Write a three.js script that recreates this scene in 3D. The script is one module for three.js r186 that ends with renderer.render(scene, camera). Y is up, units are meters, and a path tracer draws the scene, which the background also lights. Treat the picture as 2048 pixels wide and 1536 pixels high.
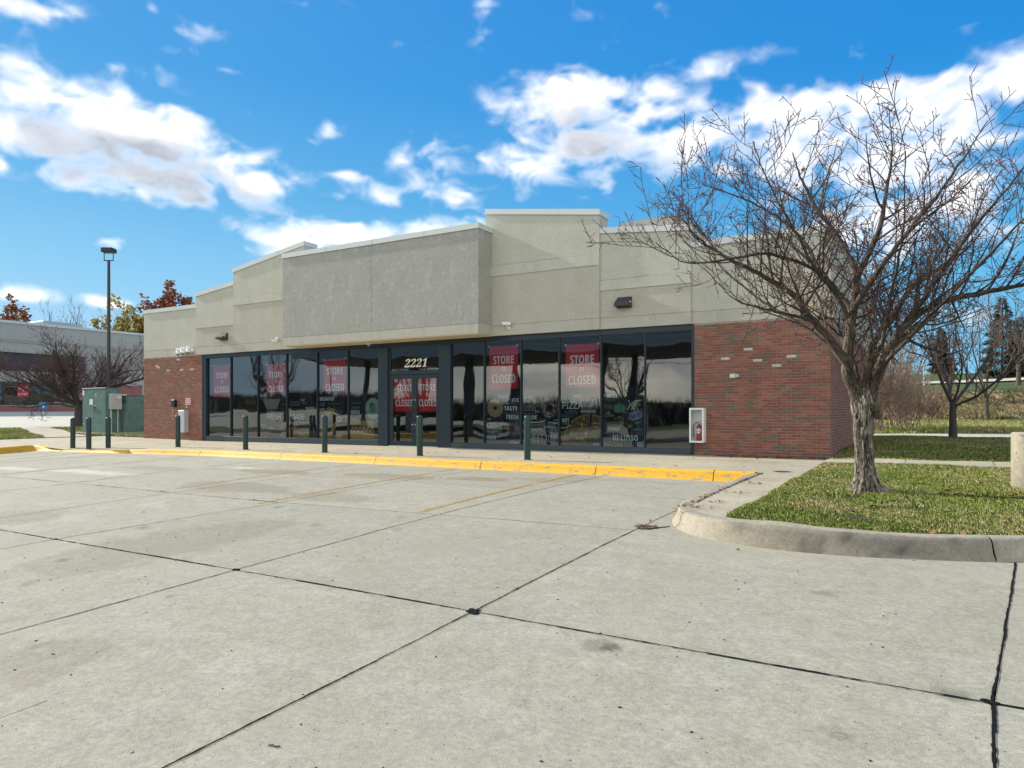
import * as THREE from 'three';
import { mergeGeometries } from 'three/addons/utils/BufferGeometryUtils.js';

// ───────── camera, sky, sun, exposure ─────────
const scene = new THREE.Scene();
const YAW = 0.53355, SN = Math.sin(YAW), CS = Math.cos(YAW);           // the lens looks 30.6 degrees left of square to the facade
const camera = new THREE.PerspectiveCamera(2 * Math.atan(768 / 1420) * 180 / Math.PI, 4 / 3, 0.1, 1500);
camera.position.set(0, 1.08, 17.25);
camera.rotation.set(0, YAW, 0);
camera.setViewOffset(2048, 1536, 0, -54, 2048, 1536);                  // upright lens, shifted a little upwards
const SUN_DIR = new THREE.Vector3(-0.99, 0.50, 0.05).normalize();
const SUN_POWER = 4.4, EXPOSURE = 1.5;
const renderer = new THREE.WebGLRenderer({ antialias: true });
renderer.toneMapping = THREE.LinearToneMapping;
renderer.toneMappingExposure = EXPOSURE;
renderer.shadowMap.enabled = true;
const sun = new THREE.DirectionalLight(new THREE.Color().setRGB(1, 0.93, 0.78), SUN_POWER);
sun.name = 'sun';
sun.position.copy(SUN_DIR).multiplyScalar(120).add(new THREE.Vector3(-10, 0, 0));
sun.target.position.set(-10, 0, 0);
sun.castShadow = true; sun.shadow.radius = 1.3; sun.shadow.mapSize.set(4096, 4096);
Object.assign(sun.shadow.camera, { left: -70, right: 70, top: 60, bottom: -60, near: 1, far: 320 });
scene.add(sun, sun.target);

// ───────── random numbers and noise ─────────
const rngOf = (seed) => () => { seed = (seed + 0x6d2b79f5) | 0; let t = Math.imul(seed ^ (seed >>> 15), 1 | seed); t = (t + Math.imul(t ^ (t >>> 7), 61 | t)) ^ t; return ((t ^ (t >>> 14)) >>> 0) / 4294967296; };
const PERM = new Uint8Array(512);
{ const r = rngOf(77), p = [...Array(256).keys()]; for (let i = 255; i > 0; i--) { const j = Math.floor(r() * (i + 1)); [p[i], p[j]] = [p[j], p[i]]; } for (let i = 0; i < 512; i++) PERM[i] = p[i & 255]; }
const VAL = new Float32Array(256); { const r = rngOf(5); for (let i = 0; i < 256; i++) VAL[i] = r() * 2 - 1; }
function n3(x, y, z) {                                                 // value noise, -1 to 1
  const xi = Math.floor(x), yi = Math.floor(y), zi = Math.floor(z); let u = x - xi, v = y - yi, w = z - zi;
  u = u * u * (3 - 2 * u); v = v * v * (3 - 2 * v); w = w * w * (3 - 2 * w);
  const X = xi & 255, Y = yi & 255, Z = zi & 255, A = PERM[X] + Y, B = PERM[(X + 1) & 255] + Y;
  const a0 = PERM[A & 255] + Z, a1 = PERM[(A + 1) & 255] + Z, b0 = PERM[B & 255] + Z, b1 = PERM[(B + 1) & 255] + Z;
  const q = (i) => VAL[PERM[i & 255]];
  const l = (a, b, t) => a + (b - a) * t;
  return l(l(l(q(a0), q(b0), u), l(q(a1), q(b1), u), v), l(l(q(a0 + 1), q(b0 + 1), u), l(q(a1 + 1), q(b1 + 1), u), v), w);
}
const fbm3 = (x, y, z, o) => { let s = 0, a = 0.5; for (let i = 0; i < o; i++) { s += a * n3(x, y, z); x = x * 2.03 + 11.3; y = y * 2.03 + 5.7; z = z * 2.03 + 3.1; a *= 0.5; } return s; };
const fbm = (x, y, o = 4) => fbm3(x, y, 0.37, o);
const sstep = (a, b, x) => { const t = Math.min(1, Math.max(0, (x - a) / (b - a))); return t * t * (3 - 2 * t); };
const mix = (a, b, t) => a + (b - a) * t;
const clamp01 = (x) => Math.min(1, Math.max(0, x));
function lut(pts) { return (x) => { if (x <= pts[0][0]) return pts[0][1]; for (let i = 1; i < pts.length; i++) if (x <= pts[i][0]) { const [a, b] = pts[i - 1], [c, d] = pts[i]; return mix(b, d, (x - a) / (c - a)); } return pts[pts.length - 1][1]; }; }
function smoothLut(pts, w) { const f = lut(pts); return (x) => { let s = 0; for (let i = -3; i <= 3; i++) s += f(x + i * w / 3); return s / 7; }; }

// ───────── the sky: air and fair-weather clouds, by azimuth and height in degrees ─────────
{
  const W = 4096, H = 2048, data = new Float32Array(W * H * 4);
  const banks = [[-155.3,20.7,2.32,1.89,1.0],[-151.0,19.5,5.16,2.07,1.1],[-146.9,19.0,4.99,2.43,1.2],[-144.3,17.3,4.56,1.89,1.1],[-140.1,16.7,2.67,1.35,0.95],[-151.9,15.9,2.24,1.08,0.9],[-154.7,18.1,2.92,1.62,1.0],[-147.6,15.3,4.64,1.08,0.8],[-155.3,25.0,2.5,1.0,0.8],[-152.8,25.8,2.1,0.9,0.56],[-144.6,26.0,2.94,0.75,0.62],[-146.0,24.7,1.54,0.45,0.5],[-142.4,24.0,1.26,0.3,0.5],[-147.6,26.8,0.56,0.9,0.5],[-149.9,23.0,1.96,0.45,0.45],[-135.3,20.7,1.4,0.9,0.56],[-133.0,17.1,2.1,1.2,0.67],[-130.7,16.1,1.4,0.6,0.45],[-133.8,18.0,0.98,0.3,0.45],[-138.7,12.9,3.9,1.2,0.95],[-135.3,14.0,2.3,1.0,0.9],[-132.7,13.6,4.3,1.0,0.9],[-128.0,14.4,3.9,1.28,0.85],[-123.6,15.0,2.44,0.9,0.7],[-127.2,19.5,2.93,1.66,0.8],[-126.4,17.0,3.66,1.15,0.7],[-115.5,22.7,5.86,2.69,0.9],[-111.9,20.5,6.1,2.43,0.85],[-119.1,19.3,5.86,1.54,0.75],[-108.8,23.5,1.59,1.15,0.7],[-105.7,20.3,3.17,1.92,0.7],[-116.7,24.3,3.36,1.5,0.67],[-122.9,29.1,1.4,2.25,0.67],[-121.5,22.9,1.4,1.35,0.5],[-128.0,26.9,1.96,0.6,0.45],[-133.4,29.3,2.1,0.45,0.45],[-114.3,29.2,1.96,1.05,0.47],[-109.2,29.4,1.54,0.75,0.45],[-138.7,28.8,3.08,0.3,0.5],[-105.0,25.1,3.22,0.9,0.67],[-101.3,22.8,4.2,1.47,0.44],[-96.8,21.8,6.1,2.02,0.5],[-92.5,19.3,6.5,2.58,0.53],[-88.9,21.3,5.2,1.93,0.44],[-85.5,20.0,3.36,2.35,0.63],[-99.9,19.0,5.1,2.12,0.6],[-95.1,16.4,6.8,2.76,0.68],[-88.9,14.8,6.0,3.22,0.64],[-102.8,21.0,3.08,1.79,0.54],[-95.4,25.6,1.26,1.8,0.31],[-91.3,11.9,8.4,2.76,0.64],[-96.8,12.8,4.9,1.93,0.64],[-154.9,7.7,2.1,0.8,0.9],[-150.1,11.6,1.3,0.5,0.65],[-151.0,7.7,0.98,0.45,0.56],[-156.4,15.9,0.56,0.9,0.67],[-113.0,17.1,0.84,0.75,0.56],[-119.9,16.7,1.12,0.75,0.39],[-149.8,7.4,1.68,0.45,0.56],[-86.6,6.7,3.2,1.2,0.4]];
  const r = rngOf(431);
  for (let k = 0; k < 36; k++) {                                       // the same kind of clouds round the rest of the sky, in clusters
    const az = -75 + r() * 270, el = 4 + 54 * r() * Math.sqrt(r()) + 4, big = 2 + 5 * r();
    for (let j = 0; j < 5; j++) banks.push([az + (r() - 0.5) * big * 2.4, el + (r() - 0.5) * big * 0.7, big * (0.4 + 0.7 * r()), big * (0.16 + 0.28 * r()), 0.5 + 0.6 * r()]);
  }
  for (let k = 0; k < 12; k++) {                                       // overhead
    const az = r() * 360 - 180, el = 48 + r() * 34;
    for (let j = 0; j < 4; j++) banks.push([az + (r() - 0.5) * 26, el + (r() - 0.5) * 7, 9 + r() * 14, 2 + r() * 3, 0.5 + 0.5 * r()]);
  }
  const BIN = 3, bins = Array.from({ length: 360 / BIN }, () => []);
  for (const b of banks) for (let k = 0; k < bins.length; k++) { let d = Math.abs(k * BIN + BIN / 2 - 180 - b[0]); d = Math.min(d, 360 - d); if (d < b[2] * 2.6 + BIN) bins[k].push(b); }
  const field = (az, el) => {
    if (az < -180) az += 360; if (az >= 180) az -= 360;
    let keep = 1;
    for (const b of bins[Math.min(bins.length - 1, Math.floor((az + 180) / BIN))]) {
      let da = az - b[0]; if (da > 180) da -= 360; else if (da < -180) da += 360;
      const q = (da / b[2]) ** 2 + ((el - b[1]) / b[3]) ** 2;
      if (q < 6.5) keep *= 1 - Math.min(0.98, b[4]) * Math.exp(-q * 0.9);
    }
    return 1 - keep;
  };
  const red = lut([[0, 0.85], [5, 0.62], [10, 0.38], [16, 0.17], [24, 0.058], [34, 0.036], [60, 0.03], [90, 0.025]]);
  const grn = lut([[0, 0.80], [5, 0.74], [10, 0.63], [16, 0.47], [24, 0.345], [34, 0.285], [60, 0.21], [90, 0.18]]);
  const blu = lut([[0, 1.0], [5, 1.0], [10, 0.97], [16, 0.89], [24, 0.83], [34, 0.78], [60, 0.62], [90, 0.55]]);
  for (let row = 0; row < H; row++) {
    const el = ((row + 0.5) / H - 0.5) * 180, ce = Math.cos(el * Math.PI / 180), y = Math.sin(el * Math.PI / 180);
    const R0 = red(el), G0 = grn(el), B0 = blu(el);
    for (let col = 0; col < W; col++) {
      const o = (row * W + col) * 4;
      if (el < -1) { data[o] = 0.30; data[o + 1] = 0.31; data[o + 2] = 0.29; data[o + 3] = 1; continue; }
      const az = ((col + 0.5) / W - 0.5) * 360, a = az * Math.PI / 180, x = Math.cos(a) * ce, z = Math.sin(a) * ce;
      const near = clamp01((x * SUN_DIR.x + y * SUN_DIR.y + z * SUN_DIR.z) * 0.5 + 0.5), glow = near ** 5;
      let R = R0 * (0.02 + 0.95 * near) + 0.10 * glow, G = G0 * (0.84 + 0.30 * near) + 0.12 * glow, B = B0 * (0.96 + 0.06 * near) + 0.08 * glow; R *= 0.47; G *= 0.54; B *= 0.60;
      { // thin cream cloud over the street, mirrored in windows, brightened to light the facade
        let q = az < -90 ? az + 360 : az; const v = sstep(-22, 8, q) * sstep(146, 116, q) * sstep(66, 38, el);
        if (v > 0) { const n = fbm3(x * 9, y * 26, z * 9, 5), al = clamp01(v * (0.80 + 0.55 * n)), w = 1.25 + 0.45 * n, lo = sstep(12, 0, el); R = mix(R, w * 1.0, al); G = mix(G, w * (0.985 - 0.03 * lo), al); B = mix(B, w * (0.97 - 0.16 * lo), al); }
      }
      const F = field(az, el);
      if (F > 0.06) {
        const wx = n3(x * 20, y * 36, z * 20) * 0.016 + n3(x * 70, y * 110, z * 70) * 0.005, wy = n3(x * 30 + 5, y * 50, z * 30) * 0.007, wz = n3(x * 20 + 9, y * 36, z * 20 + 4) * 0.016;
        const n = fbm3((x + wx) * 26, (y + wy) * 46, (z + wz) * 26, 7);
        const t = F * 1.32 + n * 1.0 - 0.42;
        if (t > 0) {
          const al = Math.min(1, sstep(0, 0.95, t) * (0.5 + 0.5 * sstep(0.15, 0.7, F)));
          const m = fbm3((x + wx - 0.012) * 26, (y + wy + 0.010) * 46, (z + wz) * 26, 4), relief = clamp01(0.6 + (n - m) * 1.6);
          const above = field(az - 1.0, el + 1.9), dark = clamp01(sstep(0.66, 1.0, above) * sstep(0.25, 0.85, t) * (0.85 + 0.4 * n));
          const w = mix(0.88, 0.40, clamp01(dark * 0.85 + (1 - relief) * 0.38 * sstep(0.3, 0.9, t))), warm = sstep(12, 1, el) * 0.16, cool = clamp01(dark + 0.4 * (1 - relief));
          R = mix(R, w * (1 - 0.13 * cool), al); G = mix(G, w * (0.99 - 0.05 * cool - warm * 0.25), al); B = mix(B, w * (1.0 + 0.06 * cool - warm * 1.1), al);
        }
      }
      data[o] = R; data[o + 1] = G; data[o + 2] = B; data[o + 3] = 1;
    }
  }
  const sky = new THREE.DataTexture(data, W, H, THREE.RGBAFormat, THREE.FloatType);
  sky.mapping = THREE.EquirectangularReflectionMapping; sky.magFilter = THREE.LinearFilter; sky.needsUpdate = true;
  scene.background = sky; scene.environment = sky;
}

// ───────── naming ─────────
const taken = new Map();
function numbered(name) { const k = taken.get(name) ?? 0; taken.set(name, k + 1); return k ? `${name}_${String(k).padStart(3, '0')}` : name; }
function tag(o, label, category, group, kind) { if (label) o.userData.label = label; if (category) o.userData.category = category; if (group) o.userData.group = group; if (kind) o.userData.kind = kind; return o; }
function thing(name, label, category, [x, y, z] = [0, 0, 0], turn = 0, group) { const o = new THREE.Group(); o.name = numbered(name); o.position.set(x, y, z); o.rotation.y = turn; scene.add(o); return tag(o, label, category, group); }
function obj(name, geos, mat, parent = scene) {
  const g = Array.isArray(geos) ? (geos.length > 1 ? mergeGeometries(geos) : geos[0]) : geos;
  const m = new THREE.Mesh(g, mat); m.name = parent === scene ? numbered(name) : name; m.castShadow = m.receiveShadow = true; parent.add(m); return m;
}
function struct(name, geos, mat, label) { return tag(obj(name, geos, mat), label, undefined, undefined, 'structure'); }
function structGroup(name, label) { const g = new THREE.Group(); g.name = numbered(name); scene.add(g); return tag(g, label, undefined, undefined, 'structure'); }

// ───────── geometry helpers ─────────
class MB {
  constructor() { this.p = []; this.n = []; this.u = []; this.c = []; this.i = []; }
  v(x, y, z, nx, ny, nz, u, w, c) { this.p.push(x, y, z); this.n.push(nx, ny, nz); this.u.push(u, w); if (c) this.c.push(c[0], c[1], c[2]); return this.p.length / 3 - 1; }
  quad(a, b, c, d) { this.i.push(a, b, c, a, c, d); }
  geo() {
    const g = new THREE.BufferGeometry();
    g.setAttribute('position', new THREE.Float32BufferAttribute(this.p, 3)); g.setAttribute('normal', new THREE.Float32BufferAttribute(this.n, 3)); g.setAttribute('uv', new THREE.Float32BufferAttribute(this.u, 2));
    if (this.c.length) g.setAttribute('color', new THREE.Float32BufferAttribute(this.c, 3));
    g.setIndex(this.i); return g;
  }
}
function bx(x0, y0, z0, x1, y1, z1) {                                  // a box with uv in metres
  const b = new MB();
  const f = (P, n, uv) => { const k = P.map((p, i) => b.v(...p, ...n, ...uv[i])); b.quad(...k); };
  f([[x0, y0, z1], [x1, y0, z1], [x1, y1, z1], [x0, y1, z1]], [0, 0, 1], [[x0, y0], [x1, y0], [x1, y1], [x0, y1]]);
  f([[x1, y0, z0], [x0, y0, z0], [x0, y1, z0], [x1, y1, z0]], [0, 0, -1], [[-x1, y0], [-x0, y0], [-x0, y1], [-x1, y1]]);
  f([[x1, y0, z1], [x1, y0, z0], [x1, y1, z0], [x1, y1, z1]], [1, 0, 0], [[-z1, y0], [-z0, y0], [-z0, y1], [-z1, y1]]);
  f([[x0, y0, z0], [x0, y0, z1], [x0, y1, z1], [x0, y1, z0]], [-1, 0, 0], [[z0, y0], [z1, y0], [z1, y1], [z0, y1]]);
  f([[x0, y1, z1], [x1, y1, z1], [x1, y1, z0], [x0, y1, z0]], [0, 1, 0], [[x0, -z1], [x1, -z1], [x1, -z0], [x0, -z0]]);
  f([[x0, y0, z0], [x1, y0, z0], [x1, y0, z1], [x0, y0, z1]], [0, -1, 0], [[x0, z0], [x1, z0], [x1, z1], [x0, z1]]);
  return b.geo();
}
function cbx(x0, y0, z0, x1, y1, z1, e = 0.008) {                      // a box with chamfered edges
  const b = new MB(), lo = [x0, y0, z0], hi = [x1, y1, z1];
  e = Math.min(e, (x1 - x0) / 3, (y1 - y0) / 3, (z1 - z0) / 3);
  const poly = (P) => {
    const A = new THREE.Vector3(...P[0]), n = new THREE.Vector3(...P[1]).sub(A).cross(new THREE.Vector3(...P[2]).sub(A)).normalize();
    const m = new THREE.Vector3((x0 + x1) / 2, (y0 + y1) / 2, (z0 + z1) / 2).sub(A).dot(n); if (m > 0) { P.reverse(); n.negate(); }
    const ax = Math.abs(n.x), ay = Math.abs(n.y), az = Math.abs(n.z), uv = (p) => (ax >= ay && ax >= az ? [p[2], p[1]] : ay >= az ? [p[0], p[2]] : [p[0], p[1]]);
    const k = P.map((p) => b.v(...p, n.x, n.y, n.z, ...uv(p)));
    for (let j = 2; j < k.length; j++) b.i.push(k[0], k[j - 1], k[j]);
  };
  const at = (s, q) => [0, 1, 2].map((k) => (s[k] > 0 ? hi[k] : lo[k]) + (q === k ? 0 : -s[k] * e));
  for (let k = 0; k < 3; k++) for (const s of [-1, 1]) {
    const [a, c] = [(k + 1) % 3, (k + 2) % 3], P = [[-1, -1], [1, -1], [1, 1], [-1, 1]].map(([p, q]) => { const S = [0, 0, 0]; S[k] = s; S[a] = p; S[c] = q; return at(S, k); });
    poly(P);
  }
  for (let k = 0; k < 3; k++) for (const s of [-1, 1]) for (const t of [-1, 1]) {
    const [a, c] = [(k + 1) % 3, (k + 2) % 3], S = (w) => { const q = [0, 0, 0]; q[k] = w; q[a] = s; q[c] = t; return q; };
    poly([at(S(-1), a), at(S(1), a), at(S(1), c), at(S(-1), c)]);
  }
  for (const s of [-1, 1]) for (const t of [-1, 1]) for (const w of [-1, 1]) poly([at([s, t, w], 0), at([s, t, w], 1), at([s, t, w], 2)]);
  return b.geo();
}
function prism(poly, z0, z1) {                                         // a convex outline in x, y pushed from z0 to z1 (uv in metres)
  const b = new MB(), N = poly.length;
  let area = 0; for (let k = 0; k < N; k++) { const [x, y] = poly[k], [X, Y] = poly[(k + 1) % N]; area += x * Y - X * y; }
  if (area < 0) poly = [...poly].reverse();
  for (const [z, s] of [[z1, 1], [z0, -1]]) { const k = poly.map(([x, y]) => b.v(x, y, z, 0, 0, s, x, y)); for (let j = 2; j < N; j++) s > 0 ? b.i.push(k[0], k[j - 1], k[j]) : b.i.push(k[0], k[j], k[j - 1]); }
  for (let k = 0; k < N; k++) {
    const [x, y] = poly[k], [X, Y] = poly[(k + 1) % N], L = Math.hypot(X - x, Y - y), nx = (Y - y) / L, ny = -(X - x) / L, vert = Math.abs(nx) > 0.7;
    b.quad(b.v(x, y, z1, nx, ny, 0, vert ? -z1 : x, vert ? y : z1), b.v(x, y, z0, nx, ny, 0, vert ? -z0 : x, vert ? y : z0), b.v(X, Y, z0, nx, ny, 0, vert ? -z0 : X, vert ? Y : z0), b.v(X, Y, z1, nx, ny, 0, vert ? -z1 : X, vert ? Y : z1));
  }
  return b.geo();
}
function cyl(x, y0, z, r0, y1, r1 = r0, seg = 18) { const g = new THREE.CylinderGeometry(r1, r0, y1 - y0, seg); g.translate(x, (y0 + y1) / 2, z); return g; }
const V3 = (x, y, z) => new THREE.Vector3(x, y, z);
function tubeInto(b, pts, rad, sides, uvw = 1) {                       // a tube along points with a radius at each
  const up = V3(0.31, 0.2, 0.93); let base = -1, run = 0;
  const t = V3(), n = V3(), w = V3();
  for (let k = 0; k < pts.length; k++) {
    const a = pts[Math.max(0, k - 1)], c = pts[Math.min(pts.length - 1, k + 1)];
    t.subVectors(c, a).normalize();
    if (k === 0) n.crossVectors(up, t).normalize(); else n.addScaledVector(t, -n.dot(t)).normalize();
    w.crossVectors(t, n);
    if (k) run += pts[k].distanceTo(pts[k - 1]);
    const s0 = b.p.length / 3;
    for (let j = 0; j <= sides; j++) {
      const q = j / sides * Math.PI * 2, cx = Math.cos(q), sx = Math.sin(q), nx = n.x * cx + w.x * sx, ny = n.y * cx + w.y * sx, nz = n.z * cx + w.z * sx, r = rad[k];
      b.v(pts[k].x + nx * r, pts[k].y + ny * r, pts[k].z + nz * r, nx, ny, nz, j / sides * uvw, run);
    }
    if (base >= 0) for (let j = 0; j < sides; j++) b.quad(base + j, base + j + 1, s0 + j + 1, s0 + j);
    base = s0;
  }
}
function tube(pts, r, sides = 8) { const b = new MB(), P = pts.map((p) => (p.isVector3 ? p : V3(...p))); tubeInto(b, P, Array.isArray(r) ? r : P.map(() => r), sides); return b.geo(); }
function place(g, x, y, z, ry = 0, rx = 0, rz = 0) { g.applyMatrix4(new THREE.Matrix4().compose(V3(x, y, z), new THREE.Quaternion().setFromEuler(new THREE.Euler(rx, ry, rz, 'YXZ')), V3(1, 1, 1))); return g; }
function sheet(xs, zs, hf, cf) {                                       // a height field over the lines xs, zs
  const b = new MB();
  for (const z of zs) for (const x of xs) { const e = 0.05, nx = (hf(x - e, z) - hf(x + e, z)) / (2 * e), nz = (hf(x, z - e) - hf(x, z + e)) / (2 * e), l = Math.hypot(nx, 1, nz); b.v(x, hf(x, z), z, nx / l, 1 / l, nz / l, x, -z, cf && cf(x, z)); }
  const W = xs.length;
  for (let j = 0; j + 1 < zs.length; j++) for (let i = 0; i + 1 < W; i++) { const k = j * W + i; b.quad(k, k + W, k + W + 1, k + 1); }
  return b.geo();
}
const lines = (a, b, step) => { const n = Math.max(1, Math.round((b - a) / step)); return Array.from({ length: n + 1 }, (_, i) => a + (b - a) * i / n); };

// ───────── textures and materials ─────────
function tex(W, H, f, srgb = true, rep = 1, repY = rep) {              // f(u, v) gives [r, g, b] 0-1; the noise wraps because f is fed whole periods
  const d = new Uint8Array(W * H * 4);
  for (let y = 0; y < H; y++) for (let x = 0; x < W; x++) { const c = f(x / W, y / H), o = (y * W + x) * 4; for (let k = 0; k < 3; k++) d[o + k] = Math.max(0, Math.min(255, Math.round((Array.isArray(c) ? c[k] : c) * 255))); d[o + 3] = 255; }
  const t = new THREE.DataTexture(d, W, H); t.wrapS = t.wrapT = THREE.RepeatWrapping; t.magFilter = THREE.LinearFilter; t.repeat.set(rep, repY); if (srgb) t.colorSpace = THREE.SRGBColorSpace; t.needsUpdate = true; return t;
}
const wn = (u, v, f, o, s = 0) => {                                    // tiling noise: a blend of shifted copies
  const a = fbm3(u * f, v * f, s, o), b = fbm3((u - 1) * f, v * f, s, o), c = fbm3(u * f, (v - 1) * f, s, o), d = fbm3((u - 1) * f, (v - 1) * f, s, o);
  const p = sstep(0.75, 1, u), q = sstep(0.75, 1, v); return mix(mix(a, b, p), mix(c, d, p), q);
};
const std = (o) => new THREE.MeshStandardMaterial(o), phy = (o) => new THREE.MeshPhysicalMaterial(o);
const lin = (r, g, b) => new THREE.Color().setRGB(r, g, b);
const rT = rngOf(99);
const white = new Float32Array(1 << 20); for (let i = 0; i < white.length; i++) white[i] = rT();
const wh = (x, y) => white[((Math.floor(y) & 1023) << 10) | (Math.floor(x) & 1023)];
// concrete: 4 m tile; sand grain, pale and dark aggregate, blotches, broom lines
const concreteTex = tex(2048, 2048, (u, v) => {
  const g = wh(u * 2048, v * 2048) * 0.5 + wh(u * 1024 + 300, v * 1024 + 77) * 0.5, m = wn(u, v, 7, 5), s = wn(u, v, 40, 3, 4);
  let k = 0.80 + (g - 0.5) * 0.24 + m * 0.03 + s * 0.05 + wn(u, v, 160, 2, 21) * 0.09;
  const a = wh(u * 700 + 13, v * 700 + 51), b = wh(u * 430 + 5, v * 430 + 9); if (a > 0.988) k -= 0.16; if (a < 0.008) k += 0.09; if (b > 0.9985) k -= 0.3;
  return [k, k * 0.985, k * (0.945 + m * 0.02)];
}, true, 0.25);
const concreteBump = tex(1024, 1024, (u, v) => 0.5 + (wh(u * 1024, v * 1024) - 0.5) * 0.5 + wn(u, v, 60, 3, 9) * 0.35, false, 0.25);
const concrete = (r, g, b, rough = 0.9) => std({ color: lin(r, g, b), map: concreteTex, bumpMap: concreteBump, bumpScale: 0.002, roughness: rough, vertexColors: false });
const lotMat = concrete(0.575, 0.56, 0.475); lotMat.vertexColors = true;
const walkMat = concrete(0.70, 0.64, 0.51); walkMat.vertexColors = true;
const kerbMat = concrete(0.56, 0.525, 0.45); kerbMat.vertexColors = true;
const farRoadMat = concrete(0.86, 0.84, 0.74);
const tarMat = phy({ color: lin(0.010, 0.010, 0.010), roughness: 0.9, specularIntensity: 0.25 });
const thinJointMat = std({ color: lin(0.07, 0.065, 0.058), roughness: 0.9 });
const yellowTex = tex(1024, 512, (u, v) => {
  const n = wn(u, v, 14, 5), f = wn(u, v, 60, 3, 2), c = Math.abs(wn(u, v, 9, 4, 7)), bare = sstep(0.21, 0.36, n + f * 0.6) + (c < 0.012 ? 0.8 : 0);
  const k = 1 + f * 0.10 + (wh(u * 1024, v * 512) - 0.5) * 0.07, t = clamp01(bare);
  return [mix(0.925 * k, 0.66, t), mix(0.70 * k, 0.60, t), mix(0.17 * k + n * 0.1, 0.46, t)];
}, true, 0.55, 1.6);
const yellowMat = std({ map: yellowTex, roughness: 0.62, bumpMap: yellowTex, bumpScale: -0.002 });
const stripeMat = std({ color: lin(0.66, 0.42, 0.09), roughness: 0.8, map: concreteTex });
const stuccoTex = tex(1024, 1024, (u, v) => {
  const g = wh(u * 1024, v * 1024), s = wn(u, v, 120, 2, 3), m = wn(u, v, 5, 4, 1), w = wn(u, v, 30, 3, 6);
  const k = 0.87 + (g - 0.5) * 0.08 + s * 0.085 + m * 0.03 + w * 0.025; return [k, k * 0.995, k * (0.97 + m * 0.03)];
}, true, 0.6);
const stuccoBump = tex(1024, 1024, (u, v) => 0.5 + wn(u, v, 120, 2, 3) * 0.5 + (wh(u * 1024, v * 1024) - 0.5) * 0.35, false, 0.6);
const stucco = (r, g, b) => std({ color: lin(r, g, b), map: stuccoTex, bumpMap: stuccoBump, bumpScale: 0.004, roughness: 0.95 });
const stuccoMat = stucco(0.66, 0.66, 0.57), stuccoLowMat = stucco(0.61, 0.59, 0.505);
const signTex = tex(1024, 1024, (u, v) => {                            // bleached, streaked sign panel with patched holes
  const g = wh(u * 1024, v * 1024), s = wn(u, v, 120, 2, 3), m = wn(u, v, 6, 5, 11), st = wn(u, v * 0.06, 60, 3, 14), patch = sstep(0.12, 0.3, wn(u, v, 26, 4, 17));
  const k = 0.84 + (g - 0.5) * 0.10 + s * 0.08 + m * 0.03 + st * 0.02 + patch * 0.035; return [k, k * 0.995, k * (0.975 + patch * 0.02)];
}, true, 0.26);
const signPanelMat = std({ color: lin(0.52, 0.52, 0.475), map: signTex, bumpMap: stuccoBump, bumpScale: 0.004, roughness: 0.95 });
const soffitMat = std({ color: lin(0.66, 0.54, 0.34), roughness: 0.85 });
const capMat = std({ color: lin(0.60, 0.625, 0.585), roughness: 0.42, metalness: 0.1 });
const roofMat = std({ color: lin(0.3, 0.3, 0.3), roughness: 0.95 });
const brickTex = tex(512, 512, (u, v) => { const k = 0.86 + (wh(u * 512, v * 512) - 0.5) * 0.2 + wn(u, v, 24, 4) * 0.22; return [k, k, k]; }, true, 2.1);
const brickKinds = [[0.38, 0.135, 0.085], [0.33, 0.115, 0.075], [0.43, 0.175, 0.11], [0.29, 0.12, 0.08], [0.31, 0.175, 0.115], [0.21, 0.165, 0.115], [0.37, 0.16, 0.11]].map(([r, g, b]) => std({ color: lin(r, g, b), map: brickTex, bumpMap: brickTex, bumpScale: 0.003, roughness: 0.9 }));
const brickWhite = std({ color: lin(0.72, 0.69, 0.62), map: brickTex, roughness: 0.85 });
const mortarMat = std({ color: lin(0.50, 0.42, 0.35), map: brickTex, roughness: 0.95 });
const frameMat = std({ color: lin(0.020, 0.034, 0.045), roughness: 0.32, metalness: 0.25 });
const glassBump = tex(256, 256, (u, v) => 0.5 + wn(u, v, 3, 2) * 0.5, false, 0.45, 0.3);
const glassMat = phy({ color: lin(0.52, 0.60, 0.62), transmission: 1, thickness: 0, roughness: 0.0, ior: 2.15, bumpMap: glassBump, bumpScale: 0.006 });
const clearGlass = phy({ color: lin(0.92, 0.94, 0.94), transmission: 1, thickness: 0, roughness: 0.02, ior: 1.5 });
const whiteMetal = std({ color: lin(0.78, 0.79, 0.78), roughness: 0.4 });
const greyMetal = std({ color: lin(0.42, 0.43, 0.43), roughness: 0.45, metalness: 0.3 });
const steelMat = std({ color: lin(0.6, 0.6, 0.6), roughness: 0.25, metalness: 0.9 });
const blackMat = std({ color: lin(0.012, 0.012, 0.013), roughness: 0.45 });
const tealTex = tex(256, 256, (u, v) => { const k = 0.9 + wn(u, v, 6, 4) * 0.12 + (wh(u * 256, v * 256) - 0.5) * 0.04; return [k, k, k]; }, true, 0.8);
const bollardMat = std({ color: lin(0.018, 0.054, 0.052), roughness: 0.42, map: tealTex });
const tealMat = std({ color: lin(0.135, 0.245, 0.215), roughness: 0.55, map: tealTex });
const bronzeMat = std({ color: lin(0.045, 0.038, 0.034), roughness: 0.5 });
const redMat = std({ color: lin(0.42, 0.012, 0.02), roughness: 0.3 });
const plate = (u, v) => { const w = wn(u, v, 6, 3, 31) * 0.06; return Math.min(Math.abs(wn(u + w, v * 0.16 + w * 0.3, 22, 4, 2)), Math.abs(wn(u, v * 0.3 + w, 30, 3, 12)) * 1.9); };
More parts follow.
